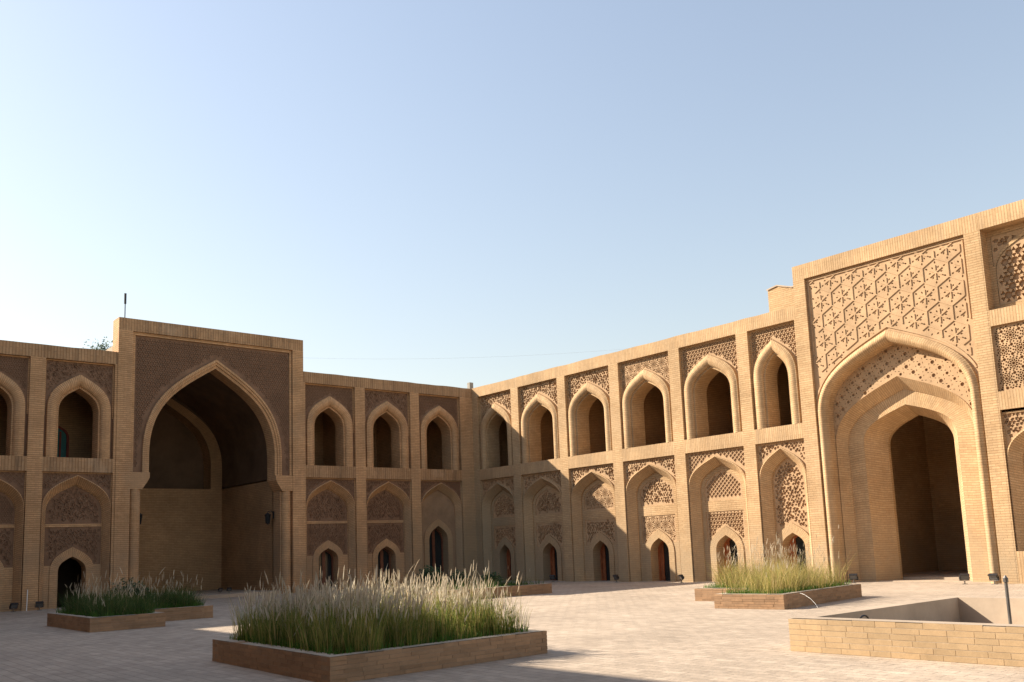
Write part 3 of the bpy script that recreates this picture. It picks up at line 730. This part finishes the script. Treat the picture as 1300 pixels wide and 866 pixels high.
mb.build('wall', [M['brick'], M['soldier']], w)
for k, (p, q) in enumerate(bl):
    c = (p+q)/2; ms = MB()
    fr_o = [(p, 8.3), (q, 8.3), (q, 10.9), (p, 10.9)]
    l, r = p+.12, q-.12; ar = arch(c, (r-l)/2-.06, 8.5, 9.55, 10.62, 10)
    # outer border with the arched field and two corner pieces sunk in it
    corner = [[(l, 10.72), (l, 9.75)] + [x for x in [(a[0]-.0, a[1]+.10) for a in ar] if l < x[0] < c-.35 and x[1] > 9.75] + [(c-.35, 10.72)]]
    corner.append([(2*c-x, y) for x, y in corner[0]])
    pts = [Vector(x) for x in fr_o]; fc = [[0, 1, 2, 3]]
    for pl in [ar]+corner: fc.append(list(range(len(pts), len(pts)+len(pl)))); pts += [Vector(x) for x in pl]
    fc = ccw(pts, fc)
    vo, eo, fo, a1, a2_, of = delaunay_2d_cdt(pts, [], fc, 1, 1e-5)
    for ff, src in zip(fo, of):
        if list(src) == [0]: fl(ms, FB, [(vo[i].x, vo[i].y, .42) for i in ff], 2, [(vo[i].x, vo[i].y) for i in ff])
    carved(ms, FB, ar, .45, pattern('star', p, 8.5, q, 10.7, .30), .06, .02)
    for pl in corner: carved(ms, FB, pl, .45, pattern('vine', p, 9.6, q, 10.8, .17), .05, .015)
    ms.build('carved_panel', [M['carved'], M['carvefloor'], M['brick']], w)
    ms = MB(); carved(ms, FB, [(p, 5.76), (q, 5.76), (q, 7.8), (p, 7.8)], .10, pattern('rosette', p, 5.7, q, 7.8, .12), .06, .03)
    ms.build('carved_panel', [M['carved'], M['carvefloor']], w)
    o = lower_bay(FB, w, p, q, False, (PW['V'], PW['r'], PW['v']), 90+k, sill=.95)

# ================= west wing behind the viewpoint (its shadow lies on the foreground)
cw = empty('arcade_wing', (-31, -20, 0), 'plain brick wing behind the viewpoint whose shadow lies across the foreground paving', 'arcade wing', 'arcaded wings round the courtyard')
mb = MB(); HC = 11.9
wx = -30.98
mb.box(-36, -62, 0, wx, -.1, HC, 0); mb.box(-36.0, .05, 9.6, -27.3, 7, 12.15, 0)
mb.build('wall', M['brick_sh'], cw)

# ------------------------------------------------------------------ ground
mb = MB(); mb.face([(-400, -400, 0), (400, -400, 0), (400, 400, 0), (-400, 400, 0)], None, 0)
tag(mb.build('courtyard_ground', M['paving']), 'pale stone paving of the courtyard', 'ground', kind='structure')

# ------------------------------------------------------------------ brick curbs
def course_wall(mb, p0, p1, h, t, rows, lmin, lmax, m=0, mm=1, jit=.003, a0=(0, 0), a1=(0, 0)):
    """a low wall of single bricks along p0->p1 (outer face on the right hand), with a mortar core"""
    p0, p1 = Vector((*p0, 0)), Vector((*p1, 0)); d = (p1-p0); L = d.length; d.normalize(); nrm = Vector((d.y, -d.x, 0))
    X = Matrix(((d.x, -nrm.x, 0, p0.x), (d.y, -nrm.y, 0, p0.y), (0, 0, 1, 0), (0, 0, 0, 1)))
    rh = h/rows
    mb.box(min(a0)+(.004 if min(a0) == 0 else 0), .004, 0, L-max(a1)+.002, t-.004, h-.006, mm, X)
    for r_ in range(rows):
        s0, s1 = a0[r_ % 2], L-a1[r_ % 2]
        x = s0 - R.uniform(.0, .6)*lmin
        while x < s1-.01:
            l = R.uniform(lmin, lmax); a, b = max(x, s0), min(x+l-.006, s1)
            if s1-b < .07: b = s1; x = s1
            if b-a > .03:
                j = R.uniform(-jit, jit)
                mb.box(a, j, r_*rh+.004, b, t+R.uniform(-jit, jit), (r_+1)*rh-.004+(R.uniform(-.010, .008) if r_ == rows-1 else 0), m, X)
            x += l
def curb(outline, h, t, rows, name, label, cat, mat_b, group=None, lm=(.24, .36)):
    """outline counter-clockwise"""
    cx = sum(p[0] for p in outline)/len(outline); cy = sum(p[1] for p in outline)/len(outline)
    e = empty(name, (cx, cy, 0), label, cat, group); mb = MB(); n = len(outline)
    def convex(k):
        o, p, q = outline[k-1], outline[k], outline[(k+1) % n]
        return (p[0]-o[0])*(q[1]-p[1]) - (p[1]-o[1])*(q[0]-p[0]) > 0
    T = t+.004
    for k in range(n):
        p, q = outline[k], outline[(k+1) % n]
        a0 = (0, T) if convex(k) else (T, T)
        a1 = (T, 0) if convex((k+1) % n) else (-t, -t)
        course_wall(mb, p, q, h, t, rows, *lm, a0=a0, a1=(a1 if a1[0] > 0 else (0, 0)))
    mb.build('curb_wall', [mat_b, M['mortar']], e)
    return e
def inset(poly, d):
    out = []; n = len(poly)
    for k in range(n):
        a, b, c = Vector(poly[k-1]), Vector(poly[k]), Vector(poly[(k+1) % n])
        d1 = (b-a).normalized(); d2 = (c-b).normalized(); n1 = Vector((-d1.y, d1.x)); n2 = Vector((-d2.y, d2.x))
        out.append(tuple(b + (n1+n2)*d))
    return out
PLAN = {
 'front': [(-23.35, -27.15), (-19.57, -27.0), (-19.5, -23.05), (-23.2, -23.05)],
 'left': [(-22.62, -14.25), (-20.85, -14.25), (-20.85, -12.3), (-18.85, -12.3), (-18.85, -10.3), (-22.62, -10.3)],
 'right': [(-10.95, -25.42), (-6.475, -24.79), (-6.99, -21.13), (-9.15, -21.43), (-8.88, -23.34), (-11.20, -23.67)],
 'mid': [(-12.0, -13.6), (-7.25, -13.6), (-7.25, -9.4), (-12.0, -9.4)],
}
PLAB = {
 'front': 'large foreground brick planter filled with tall white-plumed grass',
 'left': 'stepped brick planter with low dark green grass by the shaded wall at left',
 'right': 'stepped sunlit brick planter with dry yellow grass before the star-carved portal',
 'mid': 'low brick planter with dark shrubs near the shaded courtyard corner'}
GLAB = {
 'front': 'dense tall grass with white feathery plumes, sunlit at its right end, in the foreground planter',
 'left': 'dark green grass with few pale plumes in the stepped planter at left',
 'right': 'dry yellow-green grass clumps in the sunlit planter at right',
 'mid': 'dark green grass in the planter near the courtyard corner'}
for k, pl in PLAN.items():
    e = curb(pl, .335, .23, 6, 'brick_planter', PLAB[k], 'planter', M['planter'], 'brick planters in the courtyard')
    mb = MB(); ip = inset(pl, .2); mb.face([(x, y, .27) for x, y in ip]); mb.build('soil', M['soil'], e)
    mb = MB()
    # worn mortar capping on top of the curb
    op, ip2 = inset(pl, .012), inset(pl, .218); n = len(pl)
    for i in range(n):
        j = (i+1) % n; mb.face([(*op[i], .338), (*op[j], .338), (*ip2[j], .338), (*ip2[i], .338)])
    mb.build('capping', M['mortar_top'], e)

def blade(mb, x, y, z, h, ang, lean, wid, m, segs=3, droop=0.):
    dx, dy = math.cos(ang), math.sin(ang); fa = R.uniform(0, PI); fx, fy = math.cos(fa)*wid*.5, math.sin(fa)*wid*.5
    b = len(mb.v)
    for i in range(segs+1):
        t = i/segs; r = lean*h*t*t; zz = z + h*(t - droop*t**3); k = (1-t)*.9+.1 if i else .8
        px, py = x+dx*r, y+dy*r
        mb.v.append((px-fx*k, py-fy*k, zz)); mb.v.append((px+fx*k, py+fy*k, zz))
    for i in range(segs):
        mb.f.append((b+2*i, b+2*i+1, b+2*i+3, b+2*i+2)); mb.uv.append([(0, 0)]*4); mb.m.append(m)
    return x+dx*lean*h, y+dy*lean*h, z+h*(1-droop)
def plume(mb, x, y, z, h, ang, lean, wid, m):
    for q in range(2):
        fa = R.uniform(0, PI)+q*PI/2; b = len(mb.v); n = 5
        for i in range(n+1):
            t = i/n; k = wid*math.sin(PI*(t*.86+.1))**.7*R.uniform(.75, 1.25)*.5; r = lean*h*t*(1+.5*t)
            px, py, zz = x+math.cos(ang)*r, y+math.sin(ang)*r, z+h*t
            mb.v.append((px-math.cos(fa)*k, py-math.sin(fa)*k, zz)); mb.v.append((px+math.cos(fa)*k, py+math.sin(fa)*k, zz))
        for i in range(n): mb.f.append((b+2*i, b+2*i+1, b+2*i+3, b+2*i+2)); mb.uv.append([(0, 0)]*4); mb.m.append(m)
def sample_in(poly, n):
    xs = [p[0] for p in poly]; ys = [p[1] for p in poly]; out = []
    while len(out) < n:
        c = np.array([[R.uniform(min(xs), max(xs)), R.uniform(min(ys), max(ys))] for _ in range(n)])
        out += [tuple(p) for p, k in zip(c, inside(poly, c)) if k]
    return out[:n]
def grass(key, tufts, hb, hp, ppt, margin, leafm, nb=(14, 30), spread=.45, pl=(.10, .24), pw=.016, rad=.14, fill=0, turf=2500, th=(.06, .16)):
    """grass tufts: blades fan outward from each tuft's heart; plumes on thin culms; low turf round the edge"""
    pl_ = PLAN[key]; ip = inset(pl_, margin); mb = MB(); z = .26
    for x, y in sample_in(ip, tufts):
        k = R.triangular(.55, 1.25, 1.0); rr = rad*R.uniform(.6, 1.4); ta = R.gauss(0, .5)
        for _ in range(R.randint(*nb)):
            a = R.uniform(0, 2*PI); q = rr*math.sqrt(R.random())
            blade(mb, x+q*math.cos(a), y+q*math.sin(a), z, R.uniform(*hb)*k, a+R.gauss(0, .5), spread*(.15+.95*q/rr)*R.uniform(.3, 1.2), R.uniform(.008, .016), 0, 4, R.uniform(0, .30))
        if R.random() < .35:      # dead bent stalks
            a = R.uniform(0, 2*PI); blade(mb, x, y, z, R.uniform(*hb)*k*1.15, a, R.uniform(.6, 1.3), .009, 3, 4, .35)
        for _ in range(int(ppt*k+R.random())):
            a = R.gauss(-.9, 1.6); ln = abs(R.gauss(.0, .075)); h = max(.25, R.gauss(*hp))*(.35+.65*k); q = rr*R.random(); a0 = R.uniform(0, 2*PI)
            tx, ty, tz = blade(mb, x+q*math.cos(a0), y+q*math.sin(a0), z, h, a, ln, .006, 3 if R.random() < .5 else 0, 3)
            plume(mb, tx, ty, tz-.05, R.uniform(*pl), a, abs(R.gauss(0, .22)), pw*R.uniform(.6, 1.4), 1)
    ring = inset(pl_, .15); pts = sample_in(ring, turf*2); d = edgedist(ring, np.array(pts)); c = 0
    for (x, y), e in zip(pts, d):
        if e < .40 or R.random() < .25:
            blade(mb, x, y, .335 if e < .09 else z, R.uniform(*th), R.uniform(0, 2*PI), R.uniform(.2, .9), .014, 2, 2)
    o = mb.build('ornamental_grass', [M[leafm], M['plume'], M['turf'], M['straw']], None, loc=(sum(p[0] for p in pl_)/len(pl_), sum(p[1] for p in pl_)/len(pl_), .26))
    tag(o, GLAB[key], 'grass', kind='stuff')
grass('front', 680, (.36, .78), (.63, .13), 3.6, .24, 'leaf', (20, 34), .28, turf=3800)
grass('left', 360, (.34, .76), (.64, .14), 1.1, .27, 'leafdark', (18, 34), .55, turf=2600, th=(.08, .2))
grass('right', 105, (.42, .98), (.90, .17), 4.2, .27, 'leafdry', (30, 54), .66, rad=.16, pl=(.09, .19), pw=.012, turf=3600)
grass('mid', 170, (.15, .42), (.5, .1), .1, .3, 'leafdark', (16, 28), .5, turf=1500)

def bush(x, y, z, rx, rz, n, label):
    mb = MB()
    for k in range(5):
        a = R.uniform(0, 2*PI); mb.tube([(x, y, z), (x+math.cos(a)*rx*.3, y+math.sin(a)*rx*.3, z+rz*.9), (x+math.cos(a)*rx*.6, y+math.sin(a)*rx*.6, z+rz*1.5)], [.018, .012, .005], 5)
    e = empty('leafy_shrub', (x, y, z), label, 'shrub', 'shrubs in the planters')
    mb.build('stem', M['bark'], e)
    mb = MB()
    for k in range(n):
        th, ph = R.uniform(0, 2*PI), math.acos(R.uniform(-1, 1)); rr = R.random()**.4*(.8+.3*math.sin(3*th+x))
        c = Vector((x+rx*rr*math.sin(ph)*math.cos(th), y+rx*rr*math.sin(ph)*math.sin(th), z+rz+rz*rr*math.cos(ph)))
        a = Vector((R.gauss(0, 1), R.gauss(0, 1), R.gauss(0, .6))).normalized(); b = a.orthogonal().normalized(); l = R.uniform(.04, .075)
        mb.face([c-a*l, c+b*l*.4, c+a*l, c-b*l*.4], [(0, 0)]*4)
    mb.build('foliage', M['bush'], e)
bush(-20.75, -11.1, .27, .58, .44, 1900, 'dark leafy shrub in the planter at left, beside the shaded portal column')
bush(-10.2, -10.4, .27, .5, .42, 1200, 'dark leafy shrub in front of the corner doorway, behind the foreground plumes')
bush(-8.9, -10.4, .27, .42, .30, 800, 'dark leafy shrub nearest the courtyard corner, right of another shrub')
bush(-7.9, -11.0, .27, .45, .25, 800, 'small dark shrub at the right end of the planter near the corner')

# ------------------------------------------------------------------ sunken basin
BX0, BX1, BY0, BY1, BH, BT = -17.5, -12.5, -36.5, -29.88, .46, .27
e = empty('basin', (-15, -33, 0), 'square empty brick basin with low walls and a cement-lined inside at lower right', 'basin')
mb = MB()
ol = [(BX0, BY0), (BX1, BY0), (BX1, BY1), (BX0, BY1)]
for k in range(4):
    course_wall(mb, ol[k], ol[(k+1) % 4], BH, BT, 6, .24, .42, jit=.0012, a0=(0, BT+.004), a1=(BT+.004, 0))
mb.build('curb_wall', [M['wellbrick'], M['mortar_top']], e)
mb = MB(); i0, i1, j0, j1 = BX0+BT+.012, BX1-BT-.012, BY0+BT+.012, BY1-BT-.012
for pts in ([(i0, j0), (i1, j0)], [(i1, j0), (i1, j1)], [(i1, j1), (i0, j1)], [(i0, j1), (i0, j0)]):
    (a, b), (c, d) = pts; mb.face([(a, b, .012), (c, d, .012), (c, d, BH+.004), (a, b, BH+.004)])
mb.face([(i0, j0, .012), (i1, j0, .012), (i1, j1, .012), (i0, j1, .012)])
oo = [(BX0+.01, BY0+.01), (BX1-.01, BY0+.01), (BX1-.01, BY1-.01), (BX0+.01, BY1-.01)]; ii = [(i0, j0), (i1, j0), (i1, j1), (i0, j1)]
for k in range(4):
    l = (k+1) % 4; mb.face([(*oo[k], BH+.004), (*oo[l], BH+.004), (*ii[l], BH+.004), (*ii[k], BH+.004)])
mb.build('cement_lining', M['cement'], e)
mb = MB(); mb.tube([(-16.0, -32.3, .014), (-16.0, -32.3, .92)], .022, 10); mb.tube([(-16.0, -32.3, .90), (-16.0, -32.3, .955)], .034, 10)
mb.tube([(-16.0, -32.3, .955), (-16.0, -32.3, .99)], [.03, .008], 8); mb.tube([(-16.0, -32.3, .014), (-16.0, -32.3, .05)], .09, 12)
tag(mb.build('standpipe', M['steel'], None, loc=(-16.0, -32.3, .012)), 'thin dark metal standpipe rising out of the empty basin', 'pipe')
mb = MB(); hx, hy = -16.6, -30.62
mb.tube([(hx, hy, .014), (hx, hy, .36)] + [(hx - .10*(1-math.cos(a)), hy+.02*(1-math.cos(a)), .36+.10*math.sin(a)) for a in (.4, .8, 1.2, 1.57, 2.0, 2.4)], .013, 8)
tag(mb.build('bent_pipe', M['black'], None, loc=(hx, hy, .012)), 'small bent dark pipe with a hooked end inside the basin', 'pipe')
mb = MB(); mb.tube([(-10.12, -25.25, .318), (-10.13, -25.34, .315), (-10.15, -25.45, .285), (-10.19, -25.62, .2), (-10.24, -25.76, .1), (-10.27, -25.84, .012)], .0055, 7)
tag(mb.build('hose', M['white'], None, loc=(-10.15, -25.4, .3)), 'thin white hose hanging over the edge of the sunlit planter', 'hose')

# ------------------------------------------------------------------ lamps and small things
def floodlight():
    e = empty('floodlight', (0, 0, 0), 'x', 'floodlight', 'black floodlights along the foot of the walls')
    mb = MB(); mb.box(-.09, -.05, 0, .09, .05, .02); mb.tube([(0, 0, .02), (0, 0, .13)], .02, 8); mb.build('stand', M['steel'], e)
    mb = MB(); pts = [(-.17, 0, .26), (-.17, 0, .14), (0, 0, .12), (.17, 0, .14), (.17, 0, .26)]; mb.tube(pts, .013, 6); mb.build('bracket', M['black'], e)
    T = Matrix.Translation((0, 0, .27)) @ Matrix.Rotation(math.radians(35), 4, 'X')
    mb = MB(); mb.box(-.15, -.06, -.11, .15, .03, .11, 0, T)
    for i in range(6): mb.box(-.12+i*.045, .03, -.09, -.108+i*.045, .075, .09, 0, T)
    mb.box(-.16, -.085, .10, .16, -.0, .115, 0, T)
    hd = mb.build('lamp_head', M['black'], e)
    mb = MB(); mb.box(-.13, -.066, -.092, .13, -.058, .092, 0, T); mb.build('lens', M['lens'], hd)
    return e
fl0 = floodlight()
spots = [(-.45, -6.2, -PI/2+.3, 'black floodlight left of the second sunlit doorway, at the foot of the pier beside the right-hand planter of shrubs'),
 (-.40, -10.15, -PI/2-.2, 'black floodlight in the shade at the foot of the pier between two doorways'),
 (-.45, -13.75, -PI/2-.5, 'black floodlight at the wall foot just left of the sunlit dry grass'),
 (-.15, -20.95, -PI/2+.4, 'black floodlight in shadow at the left jamb of the star-carved portal'),
 (-.40, -24.75, -PI/2+.6, 'black floodlight at the right jamb of the star-carved portal, tilted to the left'),
 (-.40, -25.62, -PI/2-.1, 'black upright floodlight right of the star-carved portal, behind the standpipe'),
 (-21.4, -.4, .3, 'black floodlight at the left edge, left of the pale leaning rod'),
 (-20.55, -.4, -.2, 'black floodlight in the shade just right of the pale leaning rod'),
 (-13.05, 1.3, .2, 'left one of two small black floodlights on the shaded portal step'),
 (-12.65, 1.3, -.2, 'right one of two small black floodlights on the shaded portal step')]
spots[0] = (*spots[0][:3], 'black floodlight in the shade right of the doorway nearest the small shrub planter')
for k, (x, y, a, lab) in enumerate(spots):
    o = fl0 if k == 0 else copy_tree(fl0)
    o.location = (x, y, .142 if y > 1 else 0); o.rotation_euler = (0, 0, a); o['label'] = lab
    o.scale = (.6,)*3 if y > 1 else (.85,)*3
mb = MB(); mb.tube([(-20.95, -.30, 0), (-20.88, -.03, .75)], .016, 6)
tag(mb.build('rod', M['white'], None, loc=(-20.95, -.3, 0)), 'thin pale rod leaning on the shaded wall between two floodlights', 'rod')
def lantern(x, y, z, sx, label):
    e = empty('wall_lantern', (x, y, z), label, 'lantern', 'black lanterns inside the shaded portal')
    mb = MB(); mb.box(x-.02, y-.05, z-.05, x+.02, y+.05, z+.28); mb.tube([(x, y, z+.2), (x-sx*.12, y, z+.3), (x-sx*.26, y, z+.26), (x-sx*.27, y, z+.2)], .014, 6); mb.build('bracket', M['black'], e)
    mb = MB(); cx = x-sx*.27; n = 6
    for (z0, r0, z1, r1) in ((z+.20, .03, z+.12, .16), (z-.26, .09, z-.31, .03)): 
        mb.tube([(cx, y, z0), (cx, y, z1)], [r0, r1], n)
    for k in range(n):
        a = 2*PI*k/n; mb.tube([(cx+.135*math.cos(a), y+.135*math.sin(a), z+.12), (cx+.09*math.cos(a), y+.09*math.sin(a), z-.26)], .012, 4)
    cg = mb.build('cage', M['black'], e)
    mb = MB(); mb.tube([(cx, y, z-.25), (cx, y, z+.11)], [.082, .125], n); mb.build('glass', M['glass'], cg)
lantern(-10.82, .80, 3.36, 1, 'black lantern on the right inner wall of the shaded portal')
lantern(-16.80, 1.30, 3.42, -1, 'black lantern half hidden behind the left column of the shaded portal')
e = empty('antenna', (-17.2, 1.5, 10.4), 'thin dark antenna rod with thicker tip on the roof of the shaded portal', 'antenna')
mb = MB(); mb.tube([(-17.2, 1.5, 10.4), (-17.2, 1.5, 12.45)], .022, 6); mb.build('rod', M['black'], e)
mb = MB(); mb.tube([(-17.2, 1.5, 12.45), (-17.2, 1.5, 12.9)], .05, 8); mb.build('tip', M['black'], e)
mb = MB(); mb.box(.50, .80, 10.13, .74, 1.02, 10.52); mb.box(.55, .85, 9.56, .60, .9, 10.13); mb.box(.65, .92, 9.56, .7, .97, 10.13)
tag(mb.build('roof_box', M['grey'], None, loc=(.6, .9, 9.56)), 'small grey box on the roof edge at the courtyard corner', 'box')
# brick stair head on the east roof
mb = MB(); x0, x1, y0, y1 = 2.0, 4.6, -19.4, -17.07
F = [(y1, 9.56), (y1, 11.50), (y1-.45, 11.58), (y1-1.1, 11.36), (y0, 11.36), (y0, 9.56)]
for x in (x0, x1): mb.face([(x, a, b) for a, b in F])
for (a, b), (c, d) in zip(F, F[1:]): mb.face([(x0, a, b), (x0, c, d), (x1, c, d), (x1, a, b)], None, 0)
e = empty('stair_head', (2.5, -18.2, 9.56), 'small brick stair head on the roof left of the star-carved portal', 'roof structure')
mb.build('wall', M['brick'], e)
mb = MB(); C = [(y1+.03, 11.51), (y1-.45, 11.59), (y1-1.1, 11.37), (y0, 11.37)]
for (a, b), (c, d) in zip(C, C[1:]): mb.face([(x0-.04, a, b+.004), (x0-.04, c, d+.004), (x1+.04, c, d+.004), (x1+.04, a, b+.004)]); mb.face([(x0-.04, a, b+.004), (x0-.04, c, d+.004), (x0-.04, c, d-.05), (x0-.04, a, b-.05)])
mb.build('roof', M['cement'], e)
# overhead cable
mb = MB(); A_, B_ = Vector((-9.9, 4.0, 10.4)), Vector((1.0, -10.0, 10.56))
cq = []
for i in range(17):
    t = i/16; p = Vector((-17.0, 6, 11.6)).lerp(Vector((1.5, -11.2, 10.25)), t); p.z -= .62*4*t*(1-t); cq.append(p)
mb.tube(cq, .002, 4)
tag(mb.build('cable', M['grey'], None, loc=(-1, 0, 11)), 'thin overhead cable slanting across the sky above the courtyard corner', 'cable')
# tree beyond the north wing
tx, ty = -13.4, 18.
e = empty('tree', (tx, ty, 0), 'tree beyond the shaded wing, only a leafy tip showing left of the shaded portal', 'tree')
mb = MB(); mb.tube([(tx, ty, 0), (tx+.1, ty, 4), (tx-.1, ty, 8), (tx, ty, 11)], [.28, .22, .15, .08], 8)
tips = []
for k in range(26):
    z0 = R.uniform(5.5, 10.8); a = R.uniform(0, 2*PI); l = R.uniform(1., 2.3)*(1.25-z0/14)
    p = (tx+math.cos(a)*l, ty+math.sin(a)*l, z0+l*.9+R.uniform(0, .4)); mb.tube([(tx, ty, z0), (tx+math.cos(a)*l*.5, ty+math.sin(a)*l*.5, z0+l*.35), p], [.07, .045, .015], 5); tips.append(p)
tips += [(tx+.05, ty, 14.15), (tx+.3, ty, 13.95), (tx-.35, ty, 13.9), (tx+.55, ty, 13.7), (tx-.1, ty, 13.6), (tx, ty, 13.1)]
mb.build('trunk', M['bark'], e)
mb = MB()
for p in tips:
    for k in range(150):
        c = Vector(p)+Vector((R.gauss(0, .34), R.gauss(0, .34), R.gauss(0, .27))); a = Vector((R.gauss(0, 1), R.gauss(0, 1), R.gauss(0, .7))).normalized(); b = a.orthogonal().normalized(); l = R.uniform(.06, .12)
        mb.face([c-a*l, c+b*l*.42, c+a*l, c-b*l*.42], [(0, 0)]*4)
mb.build('crown', M['bush'], e)

# ------------------------------------------------------------------ camera
cam = bpy.data.cameras.new('camera'); co = bpy.data.objects.new('camera', cam); COL.objects.link(co); S.camera = co
yaw, pitch, rl = (math.radians(a) for a in (40.19722210877423, 8.05408764923336, -2.1621369976273015))
F_ = Vector((math.cos(pitch)*math.sin(yaw), math.cos(pitch)*math.cos(yaw), math.sin(pitch)))
R0 = Vector((math.cos(yaw), -math.sin(yaw), 0)); U0 = R0.cross(F_)
Rr = R0*math.cos(rl)+U0*math.sin(rl); Uu = -R0*math.sin(rl)+U0*math.cos(rl)
co.matrix_world = Matrix(((Rr.x, Uu.x, -F_.x, -29.08913562), (Rr.y, Uu.y, -F_.y, -37.63530241), (Rr.z, Uu.z, -F_.z, 1.5986132), (0, 0, 0, 1)))
cam.sensor_fit = 'HORIZONTAL'; cam.sensor_width = 36; cam.lens = 1161.2563976/1300*36; cam.shift_y = 98.667/1300
cam.clip_start = .05; cam.clip_end = 3000

# ------------------------------------------------------------------ light
kx, ky = .86, 1.32
d = Vector((kx, -ky, -1)).normalized()
sun = bpy.data.lights.new('sun', 'SUN'); so = bpy.data.objects.new('sun', sun); COL.objects.link(so)
so.rotation_euler = d.to_track_quat('-Z', 'Y').to_euler(); so.location = (0, 0, 40)
sun.energy = 4.6; sun.angle = math.radians(.53); sun.color = (1, .90, .76)
wd = bpy.data.worlds.new('World'); S.world = wd; wd.use_nodes = True; nt = wd.node_tree
sky = nt.nodes.new('ShaderNodeTexSky'); sky.sky_type = 'NISHITA'; sky.sun_disc = False
sky.sun_elevation = math.asin(-d.z); sky.sun_rotation = math.atan2(-kx, ky)
sky.altitude = 0; sky.air_density = 1.7; sky.dust_density = .9; sky.ozone_density = 1.0
bg = nt.nodes['Background']; hs = nt.nodes.new('ShaderNodeHueSaturation'); hs.inputs['Saturation'].default_value = .86; nt.links.new(sky.outputs[0], hs.inputs['Color'])
gm = nt.nodes.new('ShaderNodeGamma'); gm.inputs[1].default_value = .86; nt.links.new(hs.outputs[0], gm.inputs[0])   # hazy, even sky
nt.links.new(mixc(nt, gm.outputs[0], (1.03, 1.0, 1.06), 1, 'MULTIPLY'), bg.inputs[0]); bg.inputs[1].default_value = .092
S.view_settings.view_transform = 'Standard'; S.view_settings.look = 'None'; S.view_settings.gamma = 1; S.view_settings.use_curve_mapping = False
S.view_settings.exposure = 1.28
S.cycles.max_bounces = 12; S.cycles.diffuse_bounces = 10; S.cycles.use_denoising = True
